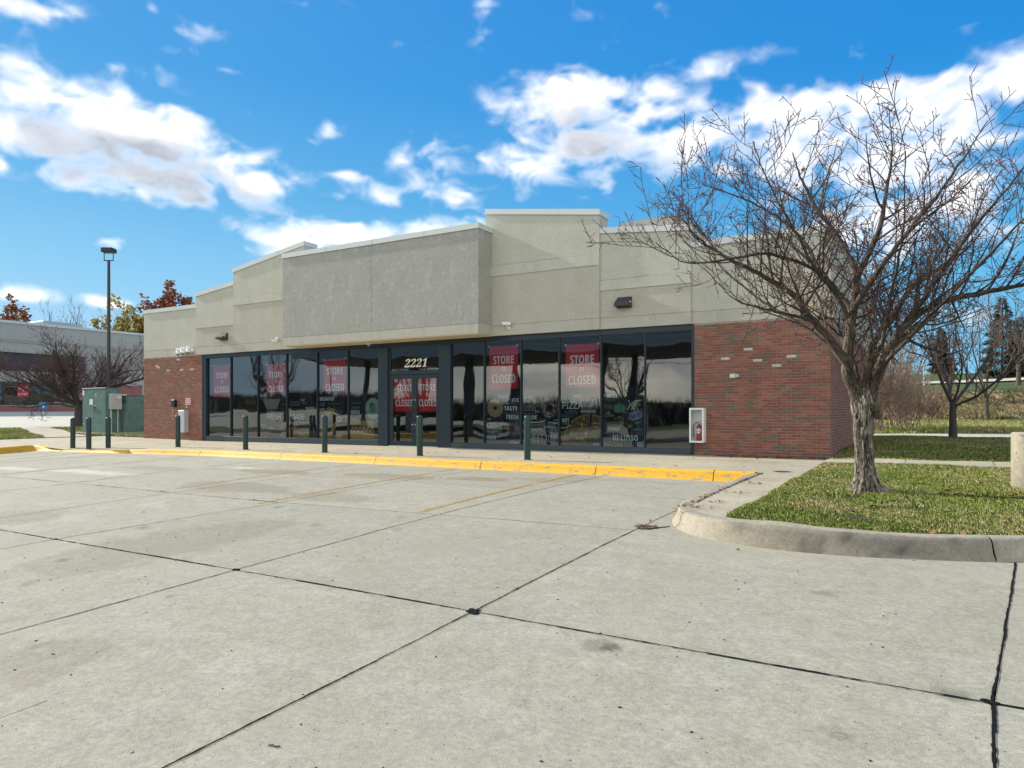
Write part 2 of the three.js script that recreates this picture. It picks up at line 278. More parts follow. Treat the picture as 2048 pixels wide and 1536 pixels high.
const barkTex = tex(512, 1024, (u, v) => {
  const a = plate(u, v), b = wn(u, v, 24, 4, 5), crack = sstep(0.12, 0.0, a), lich = sstep(0.16, 0.34, wn(u, v, 9, 4, 8));
  const k = 0.70 + b * 0.3 - crack * 0.5 + (wh(u * 512, v * 1024) - 0.5) * 0.14; return [mix(k, k * 1.02, lich), mix(k * 0.955, k * 1.0, lich), mix(k * 0.885, k * 0.86, lich)];
}, true, 1, 1.0);
const barkBump = tex(512, 1024, (u, v) => sstep(0, 0.14, plate(u, v)) * 0.75 + wn(u, v, 24, 4, 5) * 0.25 + 0.1, false, 1, 1.0);
const barkMat = std({ color: lin(0.48, 0.455, 0.41), map: barkTex, bumpMap: barkBump, bumpScale: 0.03, roughness: 0.95 });
const limbMat = std({ color: lin(0.27, 0.235, 0.205), map: barkTex, bumpMap: barkBump, bumpScale: 0.008, roughness: 0.9 });
const twigMat = std({ color: lin(0.085, 0.046, 0.040), roughness: 0.8 });
const grassTex = tex(1024, 1024, (u, v) => { const n = wn(u, v, 40, 4), m = wn(u, v, 6, 4, 3), g = wh(u * 1024, v * 1024); const k = 0.6 + n * 0.3 + (g - 0.5) * 0.35; const s = clamp01(0.3 + m * 1.2 + n * 0.5); return [mix(0.40, 0.58, s) * k, mix(0.46, 0.53, s) * k, mix(0.15, 0.32, s) * k]; }, true, 0.4);
const turfMat = std({ color: lin(1.0, 1.05, 0.8), map: grassTex, bumpMap: grassTex, bumpScale: 0.02, roughness: 1 });
const hillMat = std({ color: lin(1, 1, 1), map: grassTex, roughness: 1, vertexColors: true });

// ───────── levels of the ground ─────────
const lotZ = smoothLut([[0, -0.19], [4.1, -0.2], [7.8, -0.232], [9.67, -0.268], [12.86, -0.405], [14.8, -0.48], [17.25, -0.55], [25, -0.68], [40, -0.8], [90, -0.9]], 1.4);
const lotY = (x, z) => lotZ(z) + 0.012 * n3(x * 0.22, 3, z * 0.22) * sstep(4.2, 7, z);
const walkY = (x, z) => -0.006 * Math.max(0, z) - 0.0028 * Math.max(0, -6 - x) * sstep(-30, -20, x + 0) - (x < -20 ? 0.012 : 0) * sstep(-20, -24, x) - 0.02 * sstep(4, 9.5, z);
const lawnZ = smoothLut([[-30, 0.04], [-14, 0.06], [-8, 0.16], [-3.5, 0.20], [-1, 0.13], [2, 0.0], [6, -0.05], [9.7, -0.10], [14, -0.14]], 1.0);
const lawnY = (x, z) => lawnZ(z) * mix(0.55, 1, sstep(-2, -0.6, x)) + 0.025 * n3(x * 0.9, 1, z * 0.9) + 0.05 * Math.exp(-((x + 0.76) ** 2 + (z - 6.3) ** 2) / 0.5);

// ───────── parking lot: poured slabs with sealed joints ─────────
const STAINS = [[-8.1, 9.13, 0.75, 0.4, 0.36], [-10.56, 8.9, 1.3, 0.55, 0.40], [-9.3, 6.35, 1.1, 0.45, 0.46], [-7.4, 5.95, 0.7, 0.35, 0.42], [-7.26, 12.4, 0.75, 1.5, 0.30], [-4.75, 15.2, 0.4, 0.6, 0.28], [-12.2, 6.7, 1.0, 0.4, 0.45], [-10.9, 12.3, 0.7, 0.5, 0.3], [-6.2, 5.5, 0.9, 0.3, 0.25], [-15.5, 7.4, 1.2, 0.4, 0.3], [-5.0, 4.9, 1.3, 0.35, 0.15]];
const spots = []; { const r = rngOf(12); for (let k = 0; k < 46; k++) spots.push([-9 + r() * 11, 9.6 + r() * 6.5, 0.02 + 0.05 * r() * r() * 2, 0.25 + 0.3 * r()]); }
const slabTone = (seed) => { const r = rngOf(seed * 7919 + 3); return [0.92 + r() * 0.13, 0.92 + r() * 0.12]; };
function lotColor(x, z, tone) {
  const m = fbm(x * 0.7, z * 0.7, 4), w = fbm(x * 2.6 + 40, z * 2.6, 4), drag = fbm(x * 1.2 + z * 0.5 + 9, (z - x * 0.4) * 6, 3);
  let k = tone * (1 + m * 0.035 + w * 0.02 + drag * 0.035), br = 0;
  for (const [sx, sz, rx, rz] of [[-15.9, 8.6, 1.5, 0.34], [-18.5, 8.9, 0.9, 0.25], [-13.4, 6.4, 0.7, 0.14]]) { const q = ((x - sx) / rx) ** 2 + ((z - sz) / rz) ** 2 + w * 1.2; if (q < 1.3) k *= 1 + 0.45 * sstep(1.2, 0.4, q); }  // pale patches: sky reflected in thin water, painted into the slab colour
  for (const [sx, sz, rx, rz, a] of STAINS) { const q = ((x - sx) / rx) ** 2 + ((z - sz) / rz) ** 2 + w * 0.9 + m * 0.5; if (q < 1.3) br = Math.max(br, a * sstep(1.15, 0.75, q) * (0.8 + 0.3 * w)); }
  for (const [sx, sz, s, a] of spots) { const d = Math.hypot(x - sx, z - sz) / s; if (d < 1.3) k *= 1 - a * sstep(1.2, 0.7, d + w * 0.5); }
  const scuff = sstep(0.21, 0.3, fbm(x * 1.1 - 20, z * 3.3, 5)) * 0.07; k += scuff;
  const track = Math.max(Math.exp(-(((z - 11.2 - 0.02 * x * x * 0.2) / 0.13) ** 2)), Math.exp(-(((z - 12.75 - 0.004 * x * x) / 0.14) ** 2)), Math.exp(-(((z - 14.4 + 0.006 * (x + 4) ** 2) / 0.12) ** 2))) * (0.5 + fbm(x * 0.8, z * 3 + 5, 3)); k *= 1 - 0.05 * Math.max(0, track);
  return [k * (1 - br * 0.6), k * (1 - br * 0.72), k * (1 - br * 0.95)];
}
const lotGroup = structGroup('parking_lot', 'pale concrete parking lot of large slabs with tarred joints');
const XL = [-27, -24, -20.6, -17.2, -14.0, -10.97, -8.5, -5.56, -2.91, 0.35, 3.5];
const ZL = [4.0, 6.95, 9.72, 12.88, 16.1];
const bend = (i, j) => [XL[i] + (j === 2 ? [0, 0, 0, 0, 0, 0.02, 0.12, 0, 0, 0.3, 0][i] : j === 3 ? [0, 0, 0, 0, 0, 0, -0.2, 0, 0, -0.08, 0][i] : j === 4 ? [0, 0, 0, 0, 0, 0, -0.2, 0, 0, -0.24, 0][i] : 0), ZL[j] + (j === 2 ? 0.05 * Math.max(-4, Math.min(4, (-5.56 - XL[i]))) : 0)];
let slabSeed = 1;
for (let i = 0; i + 1 < XL.length; i++) for (let j = 0; j + 1 < ZL.length; j++) {
  const A = bend(i, j), B = bend(i + 1, j), C = bend(i + 1, j + 1), D = bend(i, j + 1);
  const dist = Math.hypot((A[0] + C[0]) / 2, (A[1] + C[1]) / 2 - 17.25), cell = Math.min(0.16, 0.022 * Math.max(2.2, dist - 2)), nu = Math.ceil((XL[i + 1] - XL[i]) / cell), nv = Math.ceil((ZL[j + 1] - ZL[j]) / cell);
  const b = new MB(), [tone, tone2] = slabTone(slabSeed++), gap = 0.006;
  const us = [0, 0.004, ...lines(0.012, 0.988, 0.976 / nu), 0.996, 1], vs = [0, 0.004, ...lines(0.012, 0.988, 0.976 / nv), 0.996, 1];
  for (const v of vs) for (const u of us) {
    let x = mix(mix(A[0], B[0], u), mix(D[0], C[0], u), v), z = mix(mix(A[1], B[1], u), mix(D[1], C[1], u), v);
    x += (u < 0.001 ? gap : u > 0.999 ? -gap : 0); z += (v < 0.001 ? gap : v > 0.999 ? -gap : 0);
    const edge = u < 0.001 || u > 0.999 || v < 0.001 || v > 0.999 ? -0.010 : 0, e = 0.04;
    const nx = (lotY(x - e, z) - lotY(x + e, z)) / (2 * e), nz = (lotY(x, z - e) - lotY(x, z + e)) / (2 * e), l = Math.hypot(nx, 1, nz);
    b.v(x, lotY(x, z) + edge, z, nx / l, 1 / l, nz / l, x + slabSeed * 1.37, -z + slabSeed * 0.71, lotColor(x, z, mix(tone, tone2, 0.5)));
  }
  const W = us.length; for (let q = 0; q + 1 < vs.length; q++) for (let p = 0; p + 1 < W; p++) { const k = q * W + p; b.quad(k, k + W, k + W + 1, k + 1); }
  obj('slab', b.geo(), lotMat, lotGroup);
}
// the same paving goes on behind the camera and to either side
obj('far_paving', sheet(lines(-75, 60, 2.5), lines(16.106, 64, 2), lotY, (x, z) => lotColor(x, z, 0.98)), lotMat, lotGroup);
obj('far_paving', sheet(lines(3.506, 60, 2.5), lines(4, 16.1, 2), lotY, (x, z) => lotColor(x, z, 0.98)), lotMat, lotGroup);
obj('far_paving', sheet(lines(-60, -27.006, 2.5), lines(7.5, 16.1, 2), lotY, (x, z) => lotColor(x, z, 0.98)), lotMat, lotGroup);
function ribbon(path, width, rough, lift, hf, seed, step = 0.025) {    // a strip of uneven width lying on the ground
  const b = new MB(); let last = -1, run = 0; const r = rngOf(seed);
  const P = []; for (let k = 0; k + 1 < path.length; k++) { const [x, z] = path[k], [X, Z] = path[k + 1], L = Math.hypot(X - x, Z - z), n = Math.ceil(L / step); for (let q = 0; q < n; q++) P.push([mix(x, X, q / n), mix(z, Z, q / n), (X - x) / L, (Z - z) / L]); }
  for (const [x, z, dx, dz] of P) {
    run += step; const w = width * (0.5 + rough * (0.6 * n3(run * 9, seed, 1) + 0.5 * n3(run * 31, seed, 2))) , w2 = width * (0.5 + rough * (0.6 * n3(run * 9, seed, 5) + 0.5 * n3(run * 31, seed, 6))), s = 0.006 * n3(run * 0.9, seed, 3) + 0.003 * n3(run * 4, seed, 4);
    const ax = x - dz * (s + w), az = z + dx * (s + w), bX = x - dz * (s - w2), bZ = z + dx * (s - w2);
    const a = b.v(ax, hf(ax, az) + lift, az, 0, 1, 0, 0, run), c = b.v(bX, hf(bX, bZ) + lift, bZ, 0, 1, 0, 1, run);
    if (last >= 0) b.quad(last, a, c, last + 1);
    last = a;
  }
  return b.geo();
}
for (let j = 1; j < 4; j++) for (let i = 0; i + 1 < XL.length; i++) {
  const A = bend(i, j), B = bend(i + 1, j); if (j === 2 && XL[i] >= -2.95) continue; if (j === 1 && XL[i] >= -2.95) continue;
  const wide = j === 3 ? 0.017 : j === 2 ? 0.013 : 0.010;
  obj('joint_sealant', ribbon([A, B], wide, 0.35, 0.003, lotY, i * 10 + j, j === 3 ? 0.02 : 0.06), j === 1 ? thinJointMat : tarMat, lotGroup);
}
for (let i = 1; i + 1 < XL.length; i++) for (let j = 0; j < 4; j++) {
  if (i === 9 && j < 2) continue; if (i === 8 && j === 0) continue;
  const A = bend(i, j), B = bend(i, j + 1), wide = i === 9 ? 0.015 : i === 8 ? 0.015 : i === 7 ? 0.014 : 0.011;
  obj('joint_sealant', ribbon([A, B], wide, i === 9 ? 0.4 : 0.35, 0.004, lotY, 300 + i * 10 + j, i >= 7 ? 0.015 : 0.05), i === 8 && j === 1 ? thinJointMat : tarMat, lotGroup);
}
obj('saw_cut', ribbon([[-4.1, 16.0], [-4.12, 15.2]], 0.005, 0.3, 0.002, lotY, 71), thinJointMat, lotGroup);
obj('crack', ribbon([[-2.91, 9.5], [-2.75, 9.42], [-2.62, 9.2]], 0.05, 0.8, 0.005, lotY, 72, 0.012), tarMat, lotGroup);
for (const [x, z, s] of [[-2.92, 12.88, 0.75], [0.27, 12.88, 0.5], [-5.57, 12.88, 0.4], [-8.7, 12.88, 0.3]]) {   // lumps of sealant where joints cross
  const r = rngOf(Math.floor(x * 100 + 999)), g = []; for (let k = 0; k < 7; k++) { const q = new THREE.SphereGeometry(0.018 + r() * 0.022, 8, 5); q.scale(1.5 * s, 0.22, 1.2 * s); const px = x + (r() - 0.5) * 0.14 * s, pz = z + (r() - 0.5) * 0.10 * s; q.translate(px, lotY(px, pz) + 0.003, pz); g.push(q); }
  obj('sealant_lump', g, tarMat, lotGroup);
}
// faded stall lines
for (const [x0, z0, x1, z1, k] of [[-6.16, 4.3, -5.92, 9.7, 0], [-9.05, 4.4, -8.62, 10.1, 1], [-12.0, 4.4, -11.3, 10.2, 2], [-14.95, 4.4, -13.95, 10.3, 3], [-18.1, 4.4, -17.0, 10.2, 4], [-21.2, 4.5, -20.0, 10.2, 5]]) {
  const b = []; const r = rngOf(60 + k), n = 30 - k;                    // worn through in places
  for (let q = 0; q < n; q++) { if (r() < 0.10 + k * 0.02) continue; const t0 = q / n, t1 = (q + 1) / n + 0.001; b.push(ribbon([[mix(x0, x1, t0), mix(z0, z1, t0)], [mix(x0, x1, t1), mix(z0, z1, t1)]], 0.095, 0.12, 0.0035, lotY, k * 100 + q, 0.05)); }
  const m = stripeMat.clone(); m.color = lin(0.66, 0.44 + k * 0.022, 0.11 + k * 0.06);
  obj('stall_line', b, m, lotGroup);
}
for (const [x0, z0, x1, z1, q] of [[-23.6, 5.4, -22.2, 8.6, 0], [-22.6, 5.0, -21.2, 8.2, 1], [-24.6, 5.6, -23.0, 9.0, 2]]) obj('stall_line', ribbon([[x0, z0], [x1, z1]], 0.09, 0.2, 0.0035, lotY, 900 + q, 0.06), stripeMat, lotGroup);
function blob(x, z, rx, rz, hf, lift, seed) { const s = new MB(), N = 48; const c0 = s.v(x, hf(x, z) + lift, z, 0, 1, 0, x, z); for (let k = 0; k < N; k++) { const a = k / N * Math.PI * 2, w = 1 + 0.35 * n3(Math.cos(a) * 1.6 + seed, Math.sin(a) * 1.6, 2) + 0.12 * n3(Math.cos(a) * 6, Math.sin(a) * 6 + seed, 4), px = x + Math.cos(a) * rx * w, pz = z + Math.sin(a) * rz * w; s.v(px, hf(px, pz) + lift, pz, 0, 1, 0, px, pz); } for (let k = 0; k < N; k++) s.i.push(c0, 1 + (k + 1) % N, 1 + k); return s.geo(); }

// ───────── walks and kerbs ─────────
const walk = structGroup('sidewalk', 'tan concrete sidewalk along the shop front');
function walkSlab(A, B, C, D, hf, parent, seed, mat = walkMat) {
  const b = new MB(), nu = Math.max(4, Math.ceil(Math.hypot(B[0] - A[0], B[1] - A[1]) / 0.15)), nv = Math.max(4, Math.ceil(Math.hypot(D[0] - A[0], D[1] - A[1]) / 0.15)), us = [0, 0.006, ...lines(0.02, 0.98, 0.96 / nu), 0.994, 1], vs = [0, 0.006, ...lines(0.02, 0.98, 0.96 / nv), 0.994, 1], r = rngOf(seed), tone = 0.95 + r() * 0.09, tilt = (r() - 0.5) * 0.004;
  for (const v of vs) for (const u of us) {
    const x = mix(mix(A[0], B[0], u), mix(D[0], C[0], u), v), z = mix(mix(A[1], B[1], u), mix(D[1], C[1], u), v), edge = u < 0.001 || u > 0.999 || v < 0.001 || v > 0.999 ? -0.014 : 0;
    const m = fbm(x * 0.9 + 70, z * 0.9, 4), w = fbm(x * 4 + 3, z * 4, 3), k = tone * (1 + m * 0.14 + w * 0.10), st = sstep(0.1, 0.3, fbm(x * 0.8 + 11, z * 2.2, 4)) * 0.12;
    b.v(x, hf(x, z) + edge + tilt * u, z, 0, 1, 0, x + seed, -z, [k * (1 - st), k * (1 - st * 1.2), k * (1 - st * 1.5)]);
  }
  const up = (D[1] - A[1]) * (B[0] - A[0]) - (D[0] - A[0]) * (B[1] - A[1]) > 0, W = us.length; for (let q = 0; q + 1 < vs.length; q++) for (let p = 0; p + 1 < W; p++) { const k = q * W + p; up ? b.quad(k, k + W, k + W + 1, k + 1) : b.quad(k, k + 1, k + W + 1, k + W); }
  obj('slab', b.geo(), mat, parent);
}
const SX = [-31, -27.6, -24, -21, -18.2, -14.9, -11.6, -8.55, -5.8, -3.45, -1.96];
for (let i = 0; i + 1 < SX.length; i++) { walkSlab([SX[i], -0.3], [SX[i + 1], -0.3], [SX[i + 1], 1.6], [SX[i], 1.6], walkY, walk, i + 1); walkSlab([SX[i], 1.6], [SX[i + 1], 1.6], [SX[i + 1], 3.93], [SX[i], 3.93], walkY, walk, i + 40); }
{ const zs = [3.93, 5.3, 6.5, 7.5, 8.4, 9.0]; for (let k = 0; k + 1 < zs.length; k++) walkSlab([-2.57, zs[k]], [-1.95, zs[k]], [-1.9, zs[k + 1]], [k === 4 ? -2.42 : k === 3 ? -2.52 : -2.57, zs[k + 1]], walkY, walk, 80 + k); walkSlab([-2.42, 9.0], [-1.9, 9.0], [-1.88, 9.60], [-2.13, 9.42], walkY, walk, 88); }
obj('bedding', [bx(-31, -0.6, -0.3, -1.97, -0.03 - 0.09, 3.92), bx(-2.58, -0.6, 3.92, -1.96, -0.14, 8.8)], std({ color: lin(0.05, 0.045, 0.04), roughness: 1 }), walk);
function kerb(path, height, closed, mat, parent, name, hfBase, hfTop, tone = 1, seed = 1) { // path runs with the lot on its right hand
  const prof = [[0.10, -0.04, 0], [0.10, 0.0, 0], [0.055, 0.30, 1], [0.035, 0.72, 1], [0.012, 0.92, 1], [-0.025, 1.0, 1], [-0.15, 1.0, 1], [-0.156, 0.94, 1], [-0.156, -1, 1]];
  const b = new MB(); let last = -1, run = 0;
  for (let k = 0; k < path.length; k++) {
    const [x, z] = path[k], a = path[Math.max(0, k - 1)], c = path[Math.min(path.length - 1, k + 1)], L = Math.hypot(c[0] - a[0], c[1] - a[1]), dx = (c[0] - a[0]) / L, dz = (c[1] - a[1]) / L, ox = -dz, oz = dx; // outwards, to the lot
    if (k) run += Math.hypot(x - path[k - 1][0], z - path[k - 1][1]);
    const base = hfBase(x + ox * 0.1, z + oz * 0.1), top = hfTop(x, z, k / (path.length - 1)), s0 = b.p.length / 3; let v = 0;
    prof.forEach(([o, h], q) => {
      const y = mix(base, top, h) + 0.005 * n3(run * 3, q, seed) * (q > 1 && q < 7 ? 1 : 0), oo = o + 0.006 * n3(run * 2.3, q * 3, seed + 7);
      const q0 = prof[Math.max(0, q - 1)], q1 = prof[Math.min(prof.length - 1, q + 1)], H = Math.max(0.02, top - base), ty = (q1[1] - q0[1]) * H, to = q1[0] - q0[0], l = Math.hypot(ty, to) || 1, no = ty / l, ny = -to / l;
      if (q) v += Math.hypot((prof[q][0] - prof[q - 1][0]), (prof[q][1] - prof[q - 1][1]) * H);
      const grimeShade = seed > 51 && seed < 60 ? 1 - 0.38 * sstep(0.5, 1.4, run) * (q > 0 && q < 5 ? 1 : 0) * (0.75 + 0.5 * fbm(run * 2.2, q * 0.8, 4)) - 0.3 * (q > 0 && q < 5 ? sstep(0.12, 0.25, fbm(run * 5, q * 0.3 + 3, 4)) : 0) : 1, m = grimeShade * tone * (1 + 0.16 * fbm(run * 1.3 + seed * 9, q * 0.6, 4) + 0.10 * fbm(run * 9, q * 1.4 + seed, 3));  // grime streaks plus the shade of this face, both painted into the colour
      b.v(x + ox * oo, y, z + oz * oo, ox * no, ny, oz * no, run + seed * 0.7, v + 0.1, [m, m * 0.985, m * 0.96]);
    });
    const N = prof.length; if (last >= 0) for (let q = 0; q + 1 < N; q++) b.quad(last + q, s0 + q, s0 + q + 1, last + q + 1);
    last = s0;
  }
  return obj(name, b.geo(), mat, parent);
}
const shopKerb = structGroup('yellow_kerb', 'yellow painted kerb in sections along the sidewalk');
const topFront = (x, z) => walkY(x, 3.93) + 0.004, walkEdge = (x) => mix(lotY(x, 4.8) + 0.035, topFront(x), sstep(-23.9, -19.4, x));
const kerbZ = (x) => 4.08 + 0.95 * sstep(-17.2, -24.6, x);
const KX = [-23.9, -21, -18.2, -14.9, -11.6, -8.55, -5.8, -3.45, -2.72];
for (let k = 0; k + 1 < KX.length; k++) {
  const p = lines(KX[k] + 0.008, KX[k + 1] - 0.008, 0.08).reverse().map((x) => [x, kerbZ(x)]);
  kerb(p.reverse(), 0.17, false, yellowMat, shopKerb, 'kerb_section', lotY, (x, z) => walkEdge(x), 1, k + 3);
}
for (const [a, c, k] of [[-23.9, -21, 0], [-21, -18.2, 1], [-18.2, -17.25, 2]]) { const hf = (x, z) => mix(walkY(x, 3.93), walkEdge(x), clamp01((z - 3.93) / Math.max(0.05, kerbZ(x) - 0.15 - 3.93))) + 0.002; walkSlab([a, 3.93], [c, 3.93], [c, Math.max(3.94, kerbZ(c) - 0.14)], [a, kerbZ(a) - 0.14], hf, walk, 170 + k); }
{ // the left end, where the kerb turns towards the street and stands in its own shade
  const p = []; for (let k = 0; k <= 40; k++) { const t = k / 40; p.push([mix(-21.6, -25.3, t), mix(11.6, 5.25, t)]); }
  kerb(p, 0.17, false, yellowMat, shopKerb, 'kerb_section', lotY, (x, z, t) => walkY(x, 4) + 0.02 + 0.01, 1, 31);
  const q = lines(0, 1, 0.05).map((t) => [mix(-25.25, -23.92, t), mix(5.2, 5.03, t)]);
  kerb(q, 0.17, false, yellowMat, shopKerb, 'kerb_section', lotY, (x, z, t) => mix(walkY(x, 4) + 0.03, lotY(x, z) + 0.035, sstep(0, 0.7, t)), 1, 37);
}
const islandKerb = structGroup('island_kerb', 'bare grey concrete kerb round the tree island');
const islandPath = new THREE.CatmullRomCurve3([[-2.77, 4.2], [-2.77, 6], [-2.75, 7.6], [-2.71, 8.35], [-2.62, 8.8], [-2.42, 9.24], [-2.06, 9.57], [-1.55, 9.76], [-0.9, 9.8], [-0.3, 9.7], [0.3, 9.5], [0.9, 9.2], [1.7, 8.7], [3, 7.6], [5, 5.4], [8, 2], [14, -4]].map(([x, z]) => V3(x, 0, z)), false, 'centripetal').getSpacedPoints(360).map((p) => [p.x, p.z]);
const islandTop = (x, z) => mix(walkY(-2.5, z) - 0.0, lawnY(x, Math.min(z, 9.6)) + 0.015, sstep(-2.3, -1.2, x));
{ let from = 0; const cutAt = (f) => islandPath.findIndex(f); const cuts = [cutAt(([x, z]) => z > 6.4), cutAt(([x, z]) => z > 9.12), cutAt(([x, z]) => x > 0.42), cutAt(([x, z]) => x > 3.6), islandPath.length - 1];
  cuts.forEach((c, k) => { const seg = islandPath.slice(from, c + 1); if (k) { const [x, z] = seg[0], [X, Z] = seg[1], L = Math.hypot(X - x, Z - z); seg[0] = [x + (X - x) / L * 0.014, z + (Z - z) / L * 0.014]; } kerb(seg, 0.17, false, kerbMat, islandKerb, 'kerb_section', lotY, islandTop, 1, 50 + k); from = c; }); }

// ───────── lawns, terrain, roads ─────────
const edgeIn = (() => { const pts = islandPath.filter(([x, z]) => z > 2 || x > 3).map(([x, z], k, A) => { const a = A[Math.max(0, k - 1)], c = A[Math.min(A.length - 1, k + 1)], L = Math.hypot(c[0] - a[0], c[1] - a[1]); return [x + (c[1] - a[1]) / L * 0.15, z - (c[0] - a[0]) / L * 0.15]; }).filter(([x]) => x > -2.2); return lut(pts.sort((p, q) => p[0] - q[0])); })();
const soilAt = (x, z) => clamp01(1.5 * sstep(0.02, 0.2, Math.exp(-(((x + 1.15) / 0.55) ** 2 + ((z - 6.95) / 0.3) ** 2)) + Math.exp(-(((x + 0.76) / 0.34) ** 2 + ((z - 6.35) / 0.3) ** 2)) - 0.45 + fbm(x * 4, z * 4, 3) * 0.7));
{ const b = new MB(), xs = lines(-1.92, 12, 0.12), N = 120; // right lawn, from the island kerb to the drive behind
  for (const x of xs) for (let k = 0; k <= N; k++) { const t = k / N, z = mix(edgeIn(x), -14.6, t ** 1.2), e = 0.06, nx = (lawnY(x - e, z) - lawnY(x + e, z)) / (2 * e), nz = (lawnY(x, z - e) - lawnY(x, z + e)) / (2 * e), l = Math.hypot(nx, 1, nz); const so = soilAt(x, z); b.v(x, lawnY(x, z) - 0.012, z, nx / l, 1 / l, nz / l, x, -z, [mix(1, 0.8, so), mix(1, 0.55, so), mix(1, 0.6, so)]); }
  for (let i = 0; i + 1 < xs.length; i++) for (let k = 0; k < N; k++) { const q = i * (N + 1) + k; b.quad(q, q + N + 1, q + N + 2, q + 1); }
  for (let i = 0; i < b.i.length; i += 3) [b.i[i + 1], b.i[i + 2]] = [b.i[i + 2], b.i[i + 1]];
  b.n = b.n.map((v) => v); for (let i = 0; i < b.i.length; i += 3) [b.i[i + 1], b.i[i + 2]] = [b.i[i + 2], b.i[i + 1]];
  const m = turfMat.clone(); m.vertexColors = true; struct('lawn', b.geo(), m, 'lawn on the tree island beside the shop');
}
const path = structGroup('garden_path', 'thin concrete path crossing the lawn beside the shop');
{ const py = (x, z) => lawnY(x, z) + 0.012; for (let k = 0; k < 5; k++) walkSlab([-1.95 + k * 1.5, 0.55 - k * 0.12], [-0.46 + k * 1.5, 0.43 - k * 0.12], [-0.46 + k * 1.5, 1.43 - k * 0.12], [-1.95 + k * 1.5, 1.55 - k * 0.12], py, path, 120 + k); }
// drive behind the lawn
const strip = (front, back, hf, n = 40) => { const b = new MB(), f = lut(front), k = lut(back), xs = lines(front[0][0], front[front.length - 1][0], (front[front.length - 1][0] - front[0][0]) / n); for (const x of xs) for (let q = 0; q <= 8; q++) { const z = mix(f(x), k(x), q / 8); b.v(x, hf(x, z), z, 0, 1, 0, x, -z); } for (let i = 0; i < n; i++) for (let q = 0; q < 8; q++) { const o = i * 9 + q; b.quad(o, o + 9, o + 10, o + 1); } return b.geo(); };
struct('rear_drive', strip([[-8, -14.2], [-1.9, -14.4], [-0.2, -15.6], [0.8, -14.9], [2.43, -12.4], [5, -10], [12, -6]], [[-8, -17.2], [-1.9, -17.3], [3.2, -20.5], [8, -24], [12, -28]], () => 0.10), farRoadMat, 'pale drive behind the lawn');
const hillZ = smoothLut([[-400, 6.5], [-140, 6.3], [-80, 5.4], [-51, 2.7], [-41, 0.35], [-17, 0.08], [-15, -1.2], [200, -1.2]], 3);
const terrainY = (x, z) => {
  const right = z < -19 ? hillZ(z) + 0.25 * n3(x * 0.06, 2, z * 0.06) * sstep(-30, -60, z) : z < -16.2 ? 0.06 : -1.3;
  const left = x < -100 ? 1.2 : z < -62 ? 1.1 : -1.3, far = z > 66 ? -0.95 + 0.02 * (z - 66) : -1.3;
  return Math.max(x > -30 ? right : left, far, x < -120 ? 1.2 : -2, x > 16 && z > -16 ? -0.3 : -2);
};
{ const xs = [...lines(-600, -130, 60), -119.9, -100.1, ...lines(-99, -31, 8), -30.1, -29.9, ...lines(-28, 15.9, 1.5), 16.1, ...lines(20, 60, 5), ...lines(80, 600, 60)], zs = [...lines(-700, -150, 50), ...lines(-145, -65, 6), -62.1, -61.9, ...lines(-60, -20, 1.5), -19.1, -18.9, -16.3, -16.1, -15, ...lines(-10, 60, 10), 65.9, 66.1, ...lines(70, 130, 10), ...lines(150, 600, 60)];
  struct('terrain', sheet(xs, zs, terrainY, (x, z) => { const n = fbm(x * 0.12, z * 0.12, 4), brush = sstep(-39, -43, z) * sstep(-54, -50, z); return [mix(0.85, 1.25, brush) * (1 + n * 0.5), mix(1.25, 1.0, brush) * (1 + n * 0.35), mix(0.7, 0.85, brush) * (1 + n * 0.4)]; }), hillMat, 'grassy ground and hillside beyond the shop'); }
struct('hill_road', sheet(lines(-12, 30, 2), [-67, -66, -65, -64, -63], (x, z) => terrainY(x, z) + 0.12 + 0.02), farRoadMat, 'pale road crossing the hillside');
const leftRoadY = (x, z) => mix(0.02, 1.0, sstep(-47, -92, x)) - 0.1 * sstep(-47, -40, x);
struct('side_road', sheet(lines(-97, -40, 2), lines(-61, 64, 3), leftRoadY), farRoadMat, 'wide pale concrete road on the left');
const leftLawnY = (x, z) => -0.03 + 0.05 * n3(x * 0.25, 8, z * 0.25) + 0.08 * sstep(-36, -46, x);
struct('lawn', sheet(lines(-46.5, -27.7, 0.4), lines(-26, -0.32, 0.4), (x, z) => leftLawnY(x, z)), turfMat, 'lawn with the utility cabinets left of the shop');
struct('lawn', sheet(lines(-53, -31.06, 0.5), lines(-0.3, 14, 0.5), (x, z) => leftLawnY(x, z) + 0.0), turfMat, 'lawn at the left edge of the lot');
{ const b = new MB(); // corner of the walk between the yellow kerb and that lawn
  const P = [[-31.05, 3.93], [-31.05, 12], [-21.95, 11.65], [-25.47, 5.3], [-24.6, 5.05, -0.05], [-23.9, 4.9, -1], [-23.9, 3.93]];
  const ids = P.map(([x, z, d = 0]) => b.v(x, d < -0.5 ? walkEdge(x) + 0.003 : walkY(x, 4) + 0.004 + d, z, 0, 1, 0, x, -z, [1, 1, 1])); for (let k = 2; k < ids.length; k++) b.i.push(ids[0], ids[k - 1], ids[k]);
  obj('slab', b.geo(), walkMat, walk); }
const leftWalk = structGroup('crossing_walk', 'narrow concrete walk cutting between the two left lawns');
for (let k = 0; k < 8; k++) { const a = [mix(-31, -47.6, k / 8), mix(1.2, -5.4, k / 8)], c = [mix(-31, -47.6, (k + 1) / 8), mix(1.2, -5.4, (k + 1) / 8)]; walkSlab([a[0] - 0.35, a[1] + 0.75], [a[0] + 0.35, a[1] - 0.75], [c[0] + 0.35, c[1] - 0.75], [c[0] - 0.35, c[1] + 0.75], (x, z) => leftLawnY(x, z) + 0.03, leftWalk, 140 + k); }

